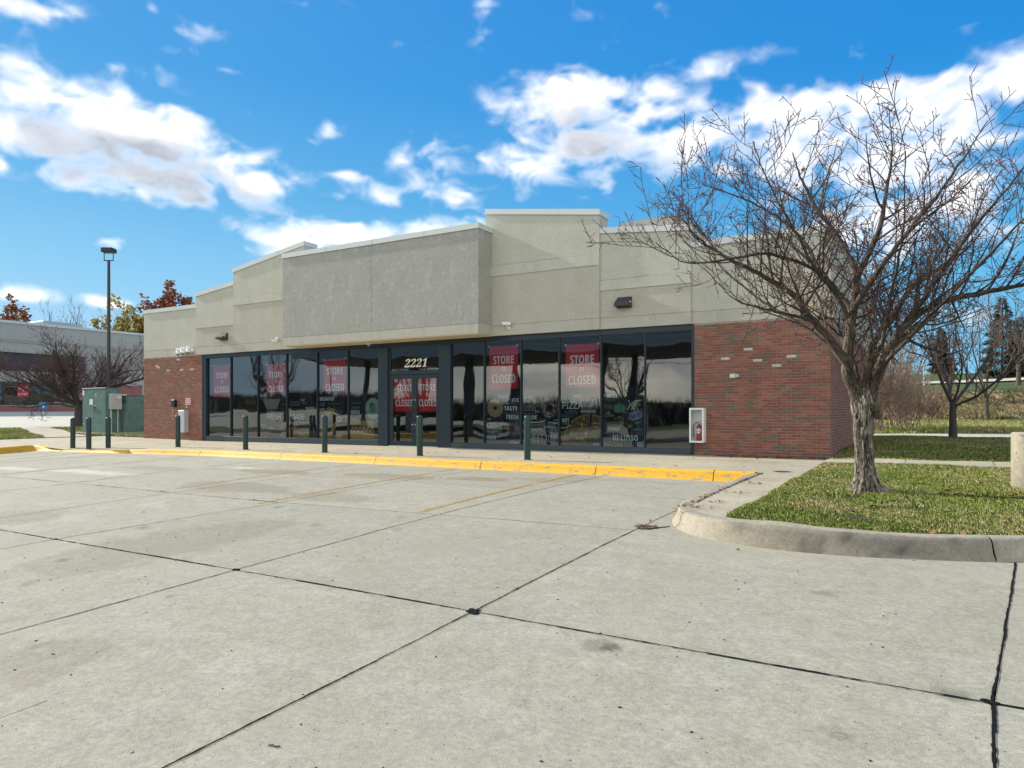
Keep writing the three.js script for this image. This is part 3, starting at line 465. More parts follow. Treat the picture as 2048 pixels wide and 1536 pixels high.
// ───────── the shop building ─────────
const shop = thing('store_building', 'low closed convenience shop of beige stucco and red brick with dark glass front', 'building', [0, 0, 0]);
const XL0 = -27.58, XR0 = -1.93, BACK = -13.8, SOF = 3.22;
// brick: each course its own row of bricks, mortar set back 8 mm
const BH = 0.057, CH = 0.0677, BU = 0.213, BW = 0.203;
const brickShapes = [0, 1, 2].map((k) => { const r = rngOf(k + 400), e = 0.004, w = BW / 2; return cbx(-w, 0, -0.05, w, BH, 0.0, e); });
const halfShape = cbx(-0.0475, 0, -0.05, 0.0475, BH, 0.0, 0.004);
function brickWall(parent, at, along, width, seed, courses, single, extra = {}) { // at: left foot seen from outside; along: unit vector to the right; bricks stand proud of the mortar
  const wall = new THREE.Group(); wall.name = 'brick_wall'; parent.add(wall);
  const out = V3(-along.z, 0, along.x), turn = Math.atan2(out.x, out.z), r = rngOf(seed), list = [];
  for (let c = 0; c < courses; c++) {
    const odd = c % 2; let s = odd ? -BU / 2 : 0;
    while (s < width - 0.01) {
      let a = Math.max(0, s), e = Math.min(width, s + BU); const L = e - a - 0.010;
      if (L > 0.03) {
        const key = extra[c + ',' + Math.round((a + e) / 2 / BU * 2) / 2], soldierTone = fbm(a * 0.8 + seed, c * 0.12, 2);
        let kind = r() < 0.13 + 0.2 * Math.max(0, soldierTone) ? 5 : r() < 0.14 ? 4 : Math.floor(r() * 4); if (r() < 0.04) kind = 6;
        list.push({ a: (a + e) / 2, c, L, kind, mat: key ? brickWhite : brickKinds[kind], dz: (r() - 0.5) * 0.004, v: Math.floor(r() * 3), rot: (r() - 0.5) * 0.006 });
      }
      s += BU;
    }
  }
  const M = (b) => new THREE.Matrix4().compose(V3(at.x + along.x * b.a + out.x * (0.0 + b.dz), at.y + b.c * CH + 0.005, at.z + along.z * b.a + out.z * (0.0 + b.dz)), new THREE.Quaternion().setFromEuler(new THREE.Euler(0, turn, b.rot)), V3(b.L / BW, 1, 1));
  list.forEach((b) => { const p = V3().setFromMatrixPosition(M(b)); b.d = p.distanceTo(camera.position) - (b.mat === brickWhite ? 5 : 0); });
  list.sort((p, q) => p.d - q.d);
  list.slice(0, single).forEach((b) => { const m = new THREE.Mesh(brickShapes[b.v], b.mat); m.name = 'brick'; m.castShadow = m.receiveShadow = true; M(b).decompose(m.position, m.quaternion, m.scale); wall.add(m); });
  const rest = new Map(); list.slice(single).forEach((b) => { if (!rest.has(b.mat)) rest.set(b.mat, []); rest.get(b.mat).push(bx(-BW / 2, 0, -0.05, BW / 2, BH, 0).applyMatrix4(M(b))); });
  for (const [m, g] of rest) tag(obj('brick', g, m, wall), undefined, undefined, undefined, 'stuff');
  return wall;
}
const COURSES = 47, whiteR = {}, whiteL = {};
// the bricks that were swapped for pale ones when signs came down
for (const [c, k] of [[37, 6], [34, 3.5], [33, 7], [34, 10.5], [31, 9]]) whiteR[c + ',' + k] = 1;
for (const [c, k] of [[46, 10.5], [43, 4], [42, 4.5], [40, 7.5], [40, 11.5], [40, 14.5]]) whiteL[c + ',' + k] = 1;
brickWall(shop, V3(-5.0, 0, 0), V3(1, 0, 0), 5.0 - 1.93, 11, COURSES, 300, whiteR);
brickWall(shop, V3(XL0, -0.06, 0), V3(1, 0, 0), XL0 * -1 - 23.9, 12, COURSES + 1, 60, whiteL);
brickWall(shop, V3(XR0, 0, -0.0), V3(0, 0, -1), 13.8, 13, COURSES, 120);
for (const g of [bx(-5.0, -0.1, -0.3, XR0 - 0.008, SOF, -0.008), bx(XL0 + 0.008, -0.2, -0.3, -23.9, SOF, -0.008), bx(XR0 - 0.3, -0.1, BACK, XR0 - 0.008, SOF, -0.301)]) obj('mortar', g, mortarMat, shop);
obj('rear_wall', [bx(XL0, -0.2, BACK, XR0 - 0.301, 5.0, BACK + 0.3), bx(XL0, -0.2, BACK + 0.301, XL0 + 0.3, 5.0, -0.301)], mortarMat, shop);
// stucco front in stepped bays: a low band, a field, a raised belt and the field above; gable-like tops
const CAPH = 0.15;
function bay(x0, x1, z, topL, topR, belt, thick = 0.45) {
  const g = new THREE.Group(); g.name = 'stucco_bay'; shop.add(g);
  const zb = -thick, tl = topL - CAPH, tr = topR - CAPH, at = (x) => mix(tl, tr, (x - x0) / (x1 - x0));
  obj('low_band', bx(x0, SOF, zb, x1, 3.503, z), stuccoLowMat, g);
  obj('reveal', bx(x0 + 0.004, 3.503, zb, x1 - 0.004, 3.517, z - 0.012), stuccoLowMat, g);
  if (belt) {
    obj('lower_field', bx(x0, 3.517, zb, x1, belt[0], z), stuccoLowMat, g);
    obj('belt', cbx(x0 - 0.0, belt[0], zb, x1, belt[1] - 0.012, z + 0.022, 0.004), stuccoMat, g);
    obj('reveal', bx(x0 + 0.004, belt[1] - 0.012, zb, x1 - 0.004, belt[1], z - 0.01), stuccoLowMat, g);
    obj('upper_field', prism([[x0, belt[1]], [x1, belt[1]], [x1, tr], [x0, tl]], zb, z), stuccoMat, g);
  } else obj('upper_field', prism([[x0, 3.517], [x1, 3.517], [x1, tr], [x0, tl]], zb, z), stuccoMat, g);
  const capEnds = [x0 - 0.025, x1 + 0.025], cap = obj('coping', prism([[capEnds[0], tl], [capEnds[1], tr], [capEnds[1], tr + CAPH], [capEnds[0], tl + CAPH]], zb - 0.03, z + 0.035), capMat, g);
  const n = Math.max(1, Math.round((x1 - x0) / 3)), seams = []; for (let k = 1; k <= n; k++) { const x = mix(x0, x1, (k - 0.35) / n); seams.push(prism([[x, at(x) + 0.004], [x + 0.012, at(x + 0.012) + 0.004], [x + 0.012, at(x + 0.012) + CAPH + 0.003], [x, at(x) + CAPH + 0.003]], z + 0.02, z + 0.038)); }
  obj('seam', seams, capMat, cap);
  return g;
}
bay(XL0, -24.18, 0.0, 5.17, 5.17, null);
bay(-24.18, -21.93, 0.06, 5.58, 5.84, [4.22, 4.54]);
bay(-21.93, -18.31, 0.12, 6.27, 6.84, [4.92, 5.22]);
bay(-18.285, -11.0, 0.0, 6.0, 6.0, null, 0.45);
bay(-10.975, -7.47, 0.12, 6.86, 6.35, [4.90, 5.21]);
bay(-7.47, -5.07, 0.06, 5.88, 5.65, [4.22, 4.50]);
bay(-5.07, XR0 + 0.0, 0.0, 5.24, 5.24, null);
{ // side wall above the brick
  const g = new THREE.Group(); g.name = 'stucco_bay'; shop.add(g);
  obj('low_band', bx(XR0 - 0.35, SOF, BACK, XR0 - 0.003, 3.503, -0.451), stuccoLowMat, g);
  obj('reveal', bx(XR0 - 0.35, 3.503, BACK, XR0 - 0.015, 3.517, -0.451), stuccoLowMat, g);
  obj('upper_field', bx(XR0 - 0.35, 3.517, BACK, XR0 - 0.003, 5.09, -0.451), stuccoMat, g);
  obj('coping', bx(XR0 - 0.38, 5.09, BACK - 0.02, XR0 + 0.032, 5.24, -0.481), capMat, g);
}
obj('roof', [bx(XL0 + 0.31, 4.5, BACK + 0.31, XR0 - 0.36, 4.6, -0.46)], roofMat, shop);
{ // raised roof block behind the right bays, with a slightly pitched top
  const g = new THREE.Group(); g.name = 'roof_block'; shop.add(g);
  obj('wall', prism([[-9.4, 4.6], [-7.32, 4.6], [-7.32, 7.66], [-9.4, 7.63]], -10.1, -6.0), stuccoLowMat, g);
}
{ // the sign box over the doors
  const g = new THREE.Group(); g.name = 'sign_canopy'; shop.add(g);
  const x0 = -18.55, x1 = -10.79, xm = -14.66, z = 0.82;
  obj('panel', bx(x0, 3.517, 0.125, xm - 0.006, 6.14, z), signPanelMat, g); obj('panel', bx(xm + 0.006, 3.517, 0.125, x1, 6.14, z), signPanelMat, g);
  obj('reveal', [bx(xm - 0.006, 3.517, 0.125, xm + 0.006, 6.14, z - 0.012), bx(x0 + 0.004, 3.503, 0.125, x1 - 0.004, 3.517, z - 0.012)], stuccoLowMat, g);
  obj('low_band', bx(x0, SOF + 0.02, 0.125, x1, 3.503, z), stuccoLowMat, g);
  obj('soffit', bx(x0 + 0.02, SOF - 0.005, 0.01, x1 - 0.02, SOF + 0.02, z - 0.02), soffitMat, g);
  const cap = obj('coping', bx(x0 - 0.025, 6.14, 0.10, x1 + 0.025, 6.29, z + 0.035), capMat, g);
  obj('seam', [-16.6, -14.66, -12.7].map((x) => bx(x, 6.145, z + 0.02, x + 0.012, 6.293, z + 0.039)), capMat, cap);
  const lens = std({ color: lin(0.75, 0.72, 0.62), roughness: 0.3 });
  for (const x of [-16.6, -14.6, -12.6]) obj('downlight', cyl(x, SOF - 0.02, 0.45, 0.1, SOF - 0.006, 0.1, 20), lens, g);
  const r = rngOf(8), holes = []; for (let k = 0; k < 26; k++) { const x = mix(-17.6, -15.4, r()), y = mix(4.2, 5.3, r()); holes.push(place(new THREE.CylinderGeometry(0.012, 0.012, 0.006, 8), x, y, z + 0.002, 0, Math.PI / 2)); }
  obj('bolt_hole', holes, std({ color: lin(0.7, 0.68, 0.62), roughness: 0.9 }), g);
}
obj('lintel', [bx(-23.9, 3.07, -0.16, -5.0, SOF, -0.012), bx(-23.9, SOF - 0.02, -0.012, -5.05, SOF, 0.0)], frameMat, shop);

// glazing
const FZ = -0.06, GZ = -0.09;
function decal(parent, x0, x1, y0, y1, draw, z = GZ - 0.008, W = 512, film) {
  const H = Math.round(W * (y1 - y0) / (x1 - x0)), c = document.createElement('canvas'); c.width = W; c.height = H; const q = c.getContext('2d');
  q.clearRect(0, 0, W, H); if (film) { q.fillStyle = film; q.fillRect(0, H * 0.05, W, H * 0.95); } draw(q, W, H, (y1 - y0));
  const t = new THREE.CanvasTexture(c); t.colorSpace = THREE.SRGBColorSpace;
  const g = new THREE.PlaneGeometry(x1 - x0, y1 - y0); g.translate((x0 + x1) / 2, (y0 + y1) / 2, z);
  return obj('window_print', g, std({ map: t, transparent: true, roughness: 0.7, side: THREE.DoubleSide }), parent);
}
const D0 = 0.14, D1 = 1.80;                                            // prints cover this height of a pane
const words = (list) => (q, W, H) => { const m = H / (D1 - D0); for (const [s, u, y, h, a = 0.8, f = 'sans-serif', wgt = 'bold', stretch = 1] of list) { q.save(); q.globalAlpha = a; q.fillStyle = '#f4f8f2'; q.font = `${wgt} ${Math.round(h * m * 1.38)}px ${f}`; q.textBaseline = 'middle'; q.translate(u * W, (D1 - y) * m); q.scale(stretch, 1); q.fillText(s, 0, 0); q.restore(); } };
const disc = (q, x, y, rx, ry, fill, a = 1) => { q.save(); q.globalAlpha = a; q.fillStyle = fill; q.beginPath(); q.ellipse(x, y, rx, ry, 0, 0, 7); q.fill(); q.restore(); };
function donut(q, x, y, rx, ry, base, top, sprinkles, seed) {
  const r = rngOf(seed); disc(q, x, y, rx, ry, base); if (top) disc(q, x, y, rx * 0.92, ry * 0.9, top);
  for (let k = 0; k < sprinkles; k++) { const a = r() * 6.28, d = 0.4 + 0.52 * r(); q.save(); q.translate(x + Math.cos(a) * rx * d, y + Math.sin(a) * ry * d); q.rotate(r() * 3); q.fillStyle = ['#d8b48c', '#a97f63', '#efe0c8', '#8d5a48', '#c08a9c'][k % 5]; q.fillRect(-rx * 0.07, -2, rx * 0.14, 4); q.restore(); }
  q.save(); q.globalCompositeOperation = 'destination-out'; disc(q, x, y, rx * 0.24, ry * 0.24, '#000'); q.restore();
}
const prints = {
  L2: (q, W, H) => { const m = H / (D1 - D0);
    q.fillStyle = '#b9a99a'; q.globalAlpha = 0.75; q.beginPath(); q.moveTo(W * 0.12, (D1 - 1.5) * m); q.lineTo(W * 0.75, (D1 - 1.5) * m); q.lineTo(W * 0.62, (D1 - 1.14) * m); q.lineTo(W * 0.25, (D1 - 1.14) * m); q.fill(); disc(q, W * 0.4, (D1 - 1.06) * m, W * 0.16, 22, '#8f97a0', 0.6); q.globalAlpha = 1;
    donut(q, W * 0.93, (D1 - 0.52) * m, W * 0.22, 0.17 * m, '#8a5a3c', '#6e4531', 60, 2); donut(q, W * 0.9, (D1 - 0.24) * m, W * 0.2, 0.10 * m, '#7a4c38', '#5c3a30', 50, 3);
    words([['TASTY', 0.74, 1.30, 0.05, 0.45], ['GOOD', 0.03, 1.01, 0.05, 0.5], ['FRESH', 0.26, 0.865, 0.19, 0.95, 'sans-serif', 'normal'], ['YAY', 0.05, 0.57, 0.09, 0.8], ['CAPPUCINO', 0.05, 0.45, 0.10, 0.85, 'sans-serif', 'bold', 0.8], ['RISE & SHINE', 0.05, 0.33, 0.06, 0.35], ['YUM', 0.04, 0.175, 0.13, 0.5, 'sans-serif', 'normal']])(q, W, H); },
  L3: (q, W, H) => { const m = H / (D1 - D0); donut(q, W * 0.1, (D1 - 0.56) * m, W * 0.2, 0.17 * m, '#8a5a3c', '#70462f', 60, 4);
    q.fillStyle = 'rgba(120,86,60,0.75)'; q.beginPath(); q.moveTo(0, H); q.lineTo(0, (D1 - 0.34) * m); q.quadraticCurveTo(W * 0.4, (D1 - 0.42) * m, W, (D1 - 0.38) * m); q.lineTo(W, H); q.fill();
    words([['FAST', 0.41, 1.45, 0.07, 0.75], ['GOOD', 0.05, 1.335, 0.17, 0.55, 'sans-serif', 'normal', 0.75], ['FRESH', 0.43, 1.34, 0.07, 0.4], ['TASTY', 0.58, 1.145, 0.12, 0.9, 'sans-serif', 'bold', 0.85], ['SPRINKLES', 0.04, 1.05, 0.07, 0.3], ['MADE', 0.07, 0.865, 0.19, 0.95, 'sans-serif', 'normal'], ['treat', 0.7, 0.79, 0.06, 0.4], ['DONUTS', 0.27, 0.63, 0.16, 0.8, 'sans-serif', 'normal', 0.8], ['SWEET', 0.34, 0.265, 0.16, 0.7, 'sans-serif', 'normal', 0.8], ['TASTY', 0.5, 0.17, 0.04, 0.3]])(q, W, H); },
  L4: (q, W, H) => { const m = H / (D1 - D0);
    q.save(); q.lineCap = 'round'; q.strokeStyle = '#8f7444'; q.lineWidth = W * 0.17; q.beginPath(); q.moveTo(-W * 0.02, (D1 - 0.2) * m); q.quadraticCurveTo(W * 0.16, (D1 - 0.8) * m, W * 0.34, (D1 - 1.10) * m); q.stroke(); q.strokeStyle = '#a98a58'; q.lineWidth = W * 0.10; q.beginPath(); q.moveTo(W * 0.36, (D1 - 0.3) * m); q.lineTo(W * 0.66, (D1 - 0.80) * m); q.stroke(); q.restore(); disc(q, W * 0.44, (D1 - 1.10) * m, W * 0.1, 26, '#8d7a45'); disc(q, W * 0.66, (D1 - 0.8) * m, W * 0.1, 34, '#c0b27c'); disc(q, W * 0.66, (D1 - 0.8) * m, W * 0.04, 14, '#6b4632');
    q.fillStyle = 'rgba(132,92,66,0.85)'; q.beginPath(); q.moveTo(0, H); q.lineTo(0, (D1 - 0.40) * m); q.lineTo(W, (D1 - 0.46) * m); q.lineTo(W, H); q.fill();
    words([['BREAKFAST', 0.02, 1.485, 0.13, 0.9, 'sans-serif', 'bold', 0.72], ['HOT', 0.03, 1.29, 0.13, 0.6, 'sans-serif', 'normal', 0.7], ['GOOD SMILE', 0.3, 1.32, 0.07, 0.35], ['CHEESY', 0.48, 1.2, 0.08, 0.35, 'sans-serif', 'normal'], ['YUM', 0.02, 1.13, 0.08, 0.75], ['CRISP', 0.5, 1.05, 0.15, 0.4, 'sans-serif', 'normal', 0.75], ['GOOD', 0.7, 0.87, 0.08, 0.7], ['HOT', 0.78, 0.72, 0.07, 0.4], ['QUICK', 0.58, 0.37, 0.08, 0.65, 'sans-serif', 'normal'], ['CHEESY', 0.53, 0.255, 0.07, 0.7], ['CRISP', 0.48, 0.15 + 0.02, 0.13, 0.75, 'sans-serif', 'normal', 0.8]])(q, W, H); },
  L5: (q, W, H) => { const m = H / (D1 - D0);
    disc(q, W * 0.76, (D1 - 1.16) * m, W * 0.24, 0.35 * m, '#7f9484'); disc(q, W * 0.76, (D1 - 1.16) * m, W * 0.215, 0.31 * m, '#93a695'); disc(q, W * 0.76, (D1 - 1.13) * m, W * 0.13, 0.21 * m, '#84988a'); q.save(); q.translate(W * 0.75, (D1 - 1.2) * m); q.rotate(-0.25); disc(q, 0, 0, W * 0.08, 0.16 * m, '#33584a'); disc(q, 3, 10, W * 0.045, 0.1 * m, '#6d8a7c'); q.restore();
    q.fillStyle = 'rgba(132,92,66,0.7)'; q.fillRect(0, (D1 - 0.46) * m, W, H);
    const bun = (y, h, c) => { q.fillStyle = c; q.beginPath(); q.roundRect(-W * 0.16, (D1 - y) * m, W * 0.98, h * m, 0.1 * m); q.fill(); }; bun(0.76, 0.22, '#96824a'); bun(0.60, 0.2, '#6d4334'); bun(0.48, 0.3, '#a88656');
    q.fillStyle = '#7a4a3a'; q.fillRect(0, (D1 - 0.56) * m, W * 0.8, 0.12 * m); q.strokeStyle = '#d8c68a'; q.lineWidth = 9; q.beginPath(); for (let k = 0; k <= 40; k++) { const x = k / 40 * W * 0.78, y = (D1 - 0.47 + Math.sin(k * 0.95) * 0.085) * m; k ? q.lineTo(x, y) : q.moveTo(x, y); } q.stroke();
    words([['BURGER', 0.06, 1.33, 0.08, 0.3], ['QUENCH', 0.04, 1.18, 0.10, 0.55, 'sans-serif', 'normal', 0.75], ['QUICK', 0.03, 1.035, 0.13, 0.95, 'sans-serif', 'bold', 0.72], ['CONVENIENT', 0.02, 0.80, 0.06, 0.6, 'sans-serif', 'bold', 0.7], ['HOT', 0.85, 0.72, 0.11, 0.4, 'sans-serif', 'normal', 0.7], ['YUM', 0.84, 0.26, 0.07, 0.5]])(q, W, H); },
  R1: (q, W, H) => { const m = H / (D1 - D0); donut(q, W * 0.27, (D1 - 1.16) * m, W * 0.23, 0.27 * m, '#8d6f4c', '#99805a', 0, 5); donut(q, W * 0.75, (D1 - 0.56) * m, W * 0.23, 0.2 * m, '#5c3d28', '#3c2a20', 90, 6);
    words([['GOOD', 0.35, 1.49, 0.10, 0.75, 'sans-serif', 'bold', 0.8], ['treat', 0.42, 1.40, 0.09, 0.55, 'monospace'], ['JOE', 0.73, 1.385, 0.11, 0.9], ['SWEET YUM', 0.5, 1.27, 0.06, 0.35], ['TASTY', 0.52, 1.145, 0.13, 0.95, 'sans-serif', 'bold', 0.88], ['yum DONUTS', 0.5, 1.02, 0.06, 0.35], ['FRESH', 0.57, 0.90, 0.13, 0.9, 'sans-serif', 'bold', 0.8], ['JOE', 0.04, 0.84, 0.06, 0.7], ['SMILE YAY', 0.1, 0.69, 0.08, 0.6], ['CAPPUCCINO', 0.04, 0.59, 0.08, 0.85, 'sans-serif', 'bold', 0.72], ['breakfast', 0.04, 0.455, 0.10, 0.7, 'monospace', 'bold', 0.7], ['YUM', 0.07, 0.355, 0.09, 0.65], ['GOOD', 0.03, 0.27, 0.08, 0.75], ['CONVENIENT', 0.03, 0.185, 0.06, 0.3], ['DONUT', 0.67, 0.18, 0.08, 0.85, 'sans-serif', 'bold', 0.9]])(q, W, H); },
  R2: (q, W, H) => { const m = H / (D1 - D0); donut(q, W * 0.74, (D1 - 1.16) * m, W * 0.25, 0.29 * m, '#3d2b28', '#241a1e', 220, 7);
    words([['TASTY', 0.03, 1.45, 0.08, 0.75, 'sans-serif', 'bold', 0.85], ['FRESH BAKED', 0.03, 1.37, 0.06, 0.3], ['breakfast', 0.03, 1.24, 0.08, 0.5, 'monospace'], ['GOOD', 0.01, 1.135, 0.12, 0.6, 'sans-serif', 'normal', 0.9], ['YAY', 0.34, 1.06, 0.06, 0.7], ['DELICIOUS', 0.02, 1.0, 0.06, 0.4], ['MADE', 0.05, 0.895, 0.12, 0.9, 'sans-serif', 'bold', 0.9], ['AHHH', 0.44, 0.825, 0.06, 0.45], ['YUM', 0.84, 0.82, 0.06, 0.55], ['treat', 0.44, 0.72, 0.08, 0.45, 'monospace', 'normal', 0.8], ['QUICK', 0.67, 0.715, 0.10, 0.6, 'sans-serif', 'normal', 0.85], ['BREAKFAST', 0.58, 0.63, 0.06, 0.75, 'sans-serif', 'bold', 0.85], ['DONUTS', 0.12, 0.55, 0.11, 0.65, 'sans-serif', 'normal', 0.85], ['SMILE', 0.6, 0.52, 0.11, 0.5, 'sans-serif', 'normal', 0.95], ['treat', 0.62, 0.38, 0.12, 0.75, 'monospace', 'bold', 0.8], ['SWEET', 0.03, 0.315, 0.22, 0.75, 'sans-serif', 'normal', 0.72], ['TASTY', 0.63, 0.255, 0.09, 0.65, 'sans-serif', 'bold', 0.9], ['YAY', 0.04, 0.18, 0.08, 0.8], ['CRUNCH YUM', 0.55, 0.165, 0.06, 0.4]])(q, W, H); },
  R3: (q, W, H) => { const m = H / (D1 - D0), cx = W * 0.72, cy = (D1 - 0.22) * m, R = W * 0.66, S = 0.78 * m / R; const r = rngOf(21);
    q.save(); q.beginPath(); q.rect(0, 0, W, (D1 - 0.17) * m); q.clip(); q.translate(cx, cy); q.scale(1, S);
    for (const [a0, a1] of [[-3.3, -2.42], [-2.36, -1.56], [-1.46, -0.3]]) { q.fillStyle = '#8a7142'; q.beginPath(); q.moveTo(0, 0); q.arc(0, 0, R, a0, a1); q.fill(); q.fillStyle = '#5e4230'; q.beginPath(); q.moveTo(0, 0); q.arc(0, 0, R * 0.93, a0 + 0.03, a1 - 0.02); q.fill(); for (let k = 0; k < 70; k++) { const a = mix(a0 + 0.1, a1 - 0.1, r()), d = R * (0.2 + 0.68 * r()); disc(q, Math.cos(a) * d, Math.sin(a) * d, 5 + r() * 12, 4 + r() * 10, ['#9a8442', '#7a3328', '#b7a25c', '#3d4a2a', '#8d5a30'][k % 5], 0.9); } }
    q.restore();
    words([['TASTY', 0.3, 1.48, 0.08, 0.9, 'sans-serif', 'bold', 0.8], ['CHEESY GRAB-N-GO', 0.03, 1.38, 0.09, 0.55, 'sans-serif', 'normal', 0.74], ['PIZZA', 0.03, 1.225, 0.19, 0.9, 'sans-serif', 'normal', 0.95], ['SIP', 0.77, 1.19, 0.14, 0.5, 'sans-serif', 'normal', 0.8], ['LUNCH', 0.1, 1.04, 0.11, 0.4, 'sans-serif', 'normal', 0.8], ['PEPPERONI', 0.51, 1.06, 0.08, 0.85, 'sans-serif', 'bold', 0.72], ['hungry', 0.04, 0.94, 0.08, 0.4, 'monospace', 'normal', 0.9], ['HOT', 0.04, 0.82, 0.10, 0.9, 'sans-serif', 'bold', 0.8], ['YUM', 0.05, 0.73, 0.07, 0.55], ['FAST', 0.81, 0.185, 0.07, 0.85, 'sans-serif', 'bold', 0.8]])(q, W, H); },
  R4: (q, W, H) => { const m = H / (D1 - D0); const r = rngOf(33); for (let k = 0; k < 60; k++) disc(q, W * mix(0.1, 0.95, r()), (D1 - mix(0.62, 1.3, r())) * m, 8 + r() * 20, 6 + r() * 12, ['#3c5a34', '#4d6f42', '#7d7140', '#2f4a30', '#6b3130', '#8f8a60'][k % 6], 0.75); for (let k = 0; k < 4; k++) { disc(q, W * (0.47 - k * 0.04), (D1 - 1.14 - (3 - k) * 0.0) * m, W * 0.085, 0.115 * m, k % 2 ? '#4f8a62' : '#3f7052'); q.strokeStyle = '#9a92b4'; q.lineWidth = 9; q.beginPath(); q.ellipse(W * (0.85 - k * 0.045), (D1 - 0.98 + k * 0.015) * m, W * 0.085, 0.10 * m, 0, 0, 7); q.stroke(); } q.strokeStyle = '#c9bfa6'; q.lineWidth = 7; for (let k = 0; k < 9; k++) { q.beginPath(); q.moveTo(W * mix(0.55, 0.85, r()), (D1 - 1.1) * m); q.quadraticCurveTo(W * mix(0.6, 0.8, r()), (D1 - 1.25) * m, W * mix(0.6, 0.95, r()), (D1 - 1.36) * m); q.stroke(); }
    words([['FRESH', 0.03, 1.48, 0.10, 0.75, 'sans-serif', 'bold', 0.95], ['veggies', 0.03, 1.38, 0.07, 0.3], ['egg', 0.05, 1.21, 0.10, 0.4, 'monospace', 'bold', 0.9], ['GOOD', 0.03, 0.945, 0.06, 0.4], ['YUMMY', 0.14, 0.60, 0.09, 0.9, 'sans-serif', 'bold', 0.72], ['CRUNCH', 0.72, 0.585, 0.07, 0.65, 'sans-serif', 'normal', 0.75], ['HAPPINESS', 0.03, 0.50, 0.07, 0.4, 'sans-serif', 'normal', 0.85], ['nickel', 0.68, 0.49, 0.09, 0.5, 'monospace', 'normal', 0.75], ['DI·LUSSO', 0.24, 0.37, 0.14, 0.95, 'sans-serif', 'bold', 0.84], ['FAST', 0.03, 0.34, 0.07, 0.3], ['delicious', 0.03, 0.20, 0.12, 0.75, 'monospace', 'normal', 0.62], ['SUBS', 0.66, 0.20, 0.14, 0.7, 'sans-serif', 'normal', 0.75]])(q, W, H); },
};
const rP = rngOf(515);
function windowPane(x0, x1, y0, y1, print) {
  const w = new THREE.Group(); w.name = 'window'; shop.add(w);
  const g = new THREE.PlaneGeometry(x1 - x0, y1 - y0, 1, 1), uv = g.attributes.uv; for (let k = 0; k < 4; k++) uv.setXY(k, uv.getX(k) * (x1 - x0) + x0, uv.getY(k) * (y1 - y0) + y0);
  g.rotateY((rP() - 0.5) * 0.014); g.rotateX((rP() - 0.5) * 0.008); g.translate((x0 + x1) / 2, (y0 + y1) / 2, GZ);
  obj('pane', g, glassMat, w);
  if (print) decal(w, x0 + 0.015, x1 - 0.015, D0 + 0.012, D1, prints[print], GZ - 0.026, 448, 'rgba(12,18,30,0.8)');
  return w;
}
const mull = (x, y0 = 0.15, y1 = 3.07, w = 0.05) => cbx(x - w / 2, y0, -0.15, x + w / 2, y1, FZ + 0.025, 0.004);
const LX = [-23.66, -22.29, -20.82, -19.34, -17.86, -16.46, -15.13], RX = [-12.33, -11.16, -9.93, -8.74, -7.5, -6.29, -5.07];
const frameL = obj('window_frame', [...LX.slice(1, -1).map((x) => mull(x, 0.1501, 3.0699, 0.026)), cbx(-23.9, -0.12, -0.15, -23.66, 3.07, FZ + 0.05, 0.006), cbx(-15.14, -0.02, -0.15, -14.74, 3.07, FZ + 0.06, 0.006)], frameMat, shop);
const frameR = obj('window_frame', [...RX.slice(1, -1).map((x) => mull(x, 0.1501, 3.0699, 0.026)), cbx(-12.73, -0.02, -0.15, -12.33, 3.07, FZ + 0.06, 0.006), cbx(-5.09, -0.02, -0.15, -5.0, 3.07, FZ + 0.03, 0.006)], frameMat, shop);
const sillMat = std({ color: lin(0.06, 0.085, 0.10), roughness: 0.25, metalness: 0.4 });
obj('sill', [cbx(-23.66, -0.10, -0.15, -15.14, 0.15, FZ + 0.045, 0.012), cbx(-12.33, -0.06, -0.15, -5.09, 0.15, FZ + 0.045, 0.012)], sillMat, shop);
['', '', 'L2', 'L3', 'L4', 'L5'].forEach((p, k) => windowPane(LX[k], LX[k + 1], 0.15, 3.07, p));
['', 'R1', 'R2', 'R3', 'R4', ''].forEach((p, k) => windowPane(RX[k], RX[k + 1], 0.15, 3.07, p));
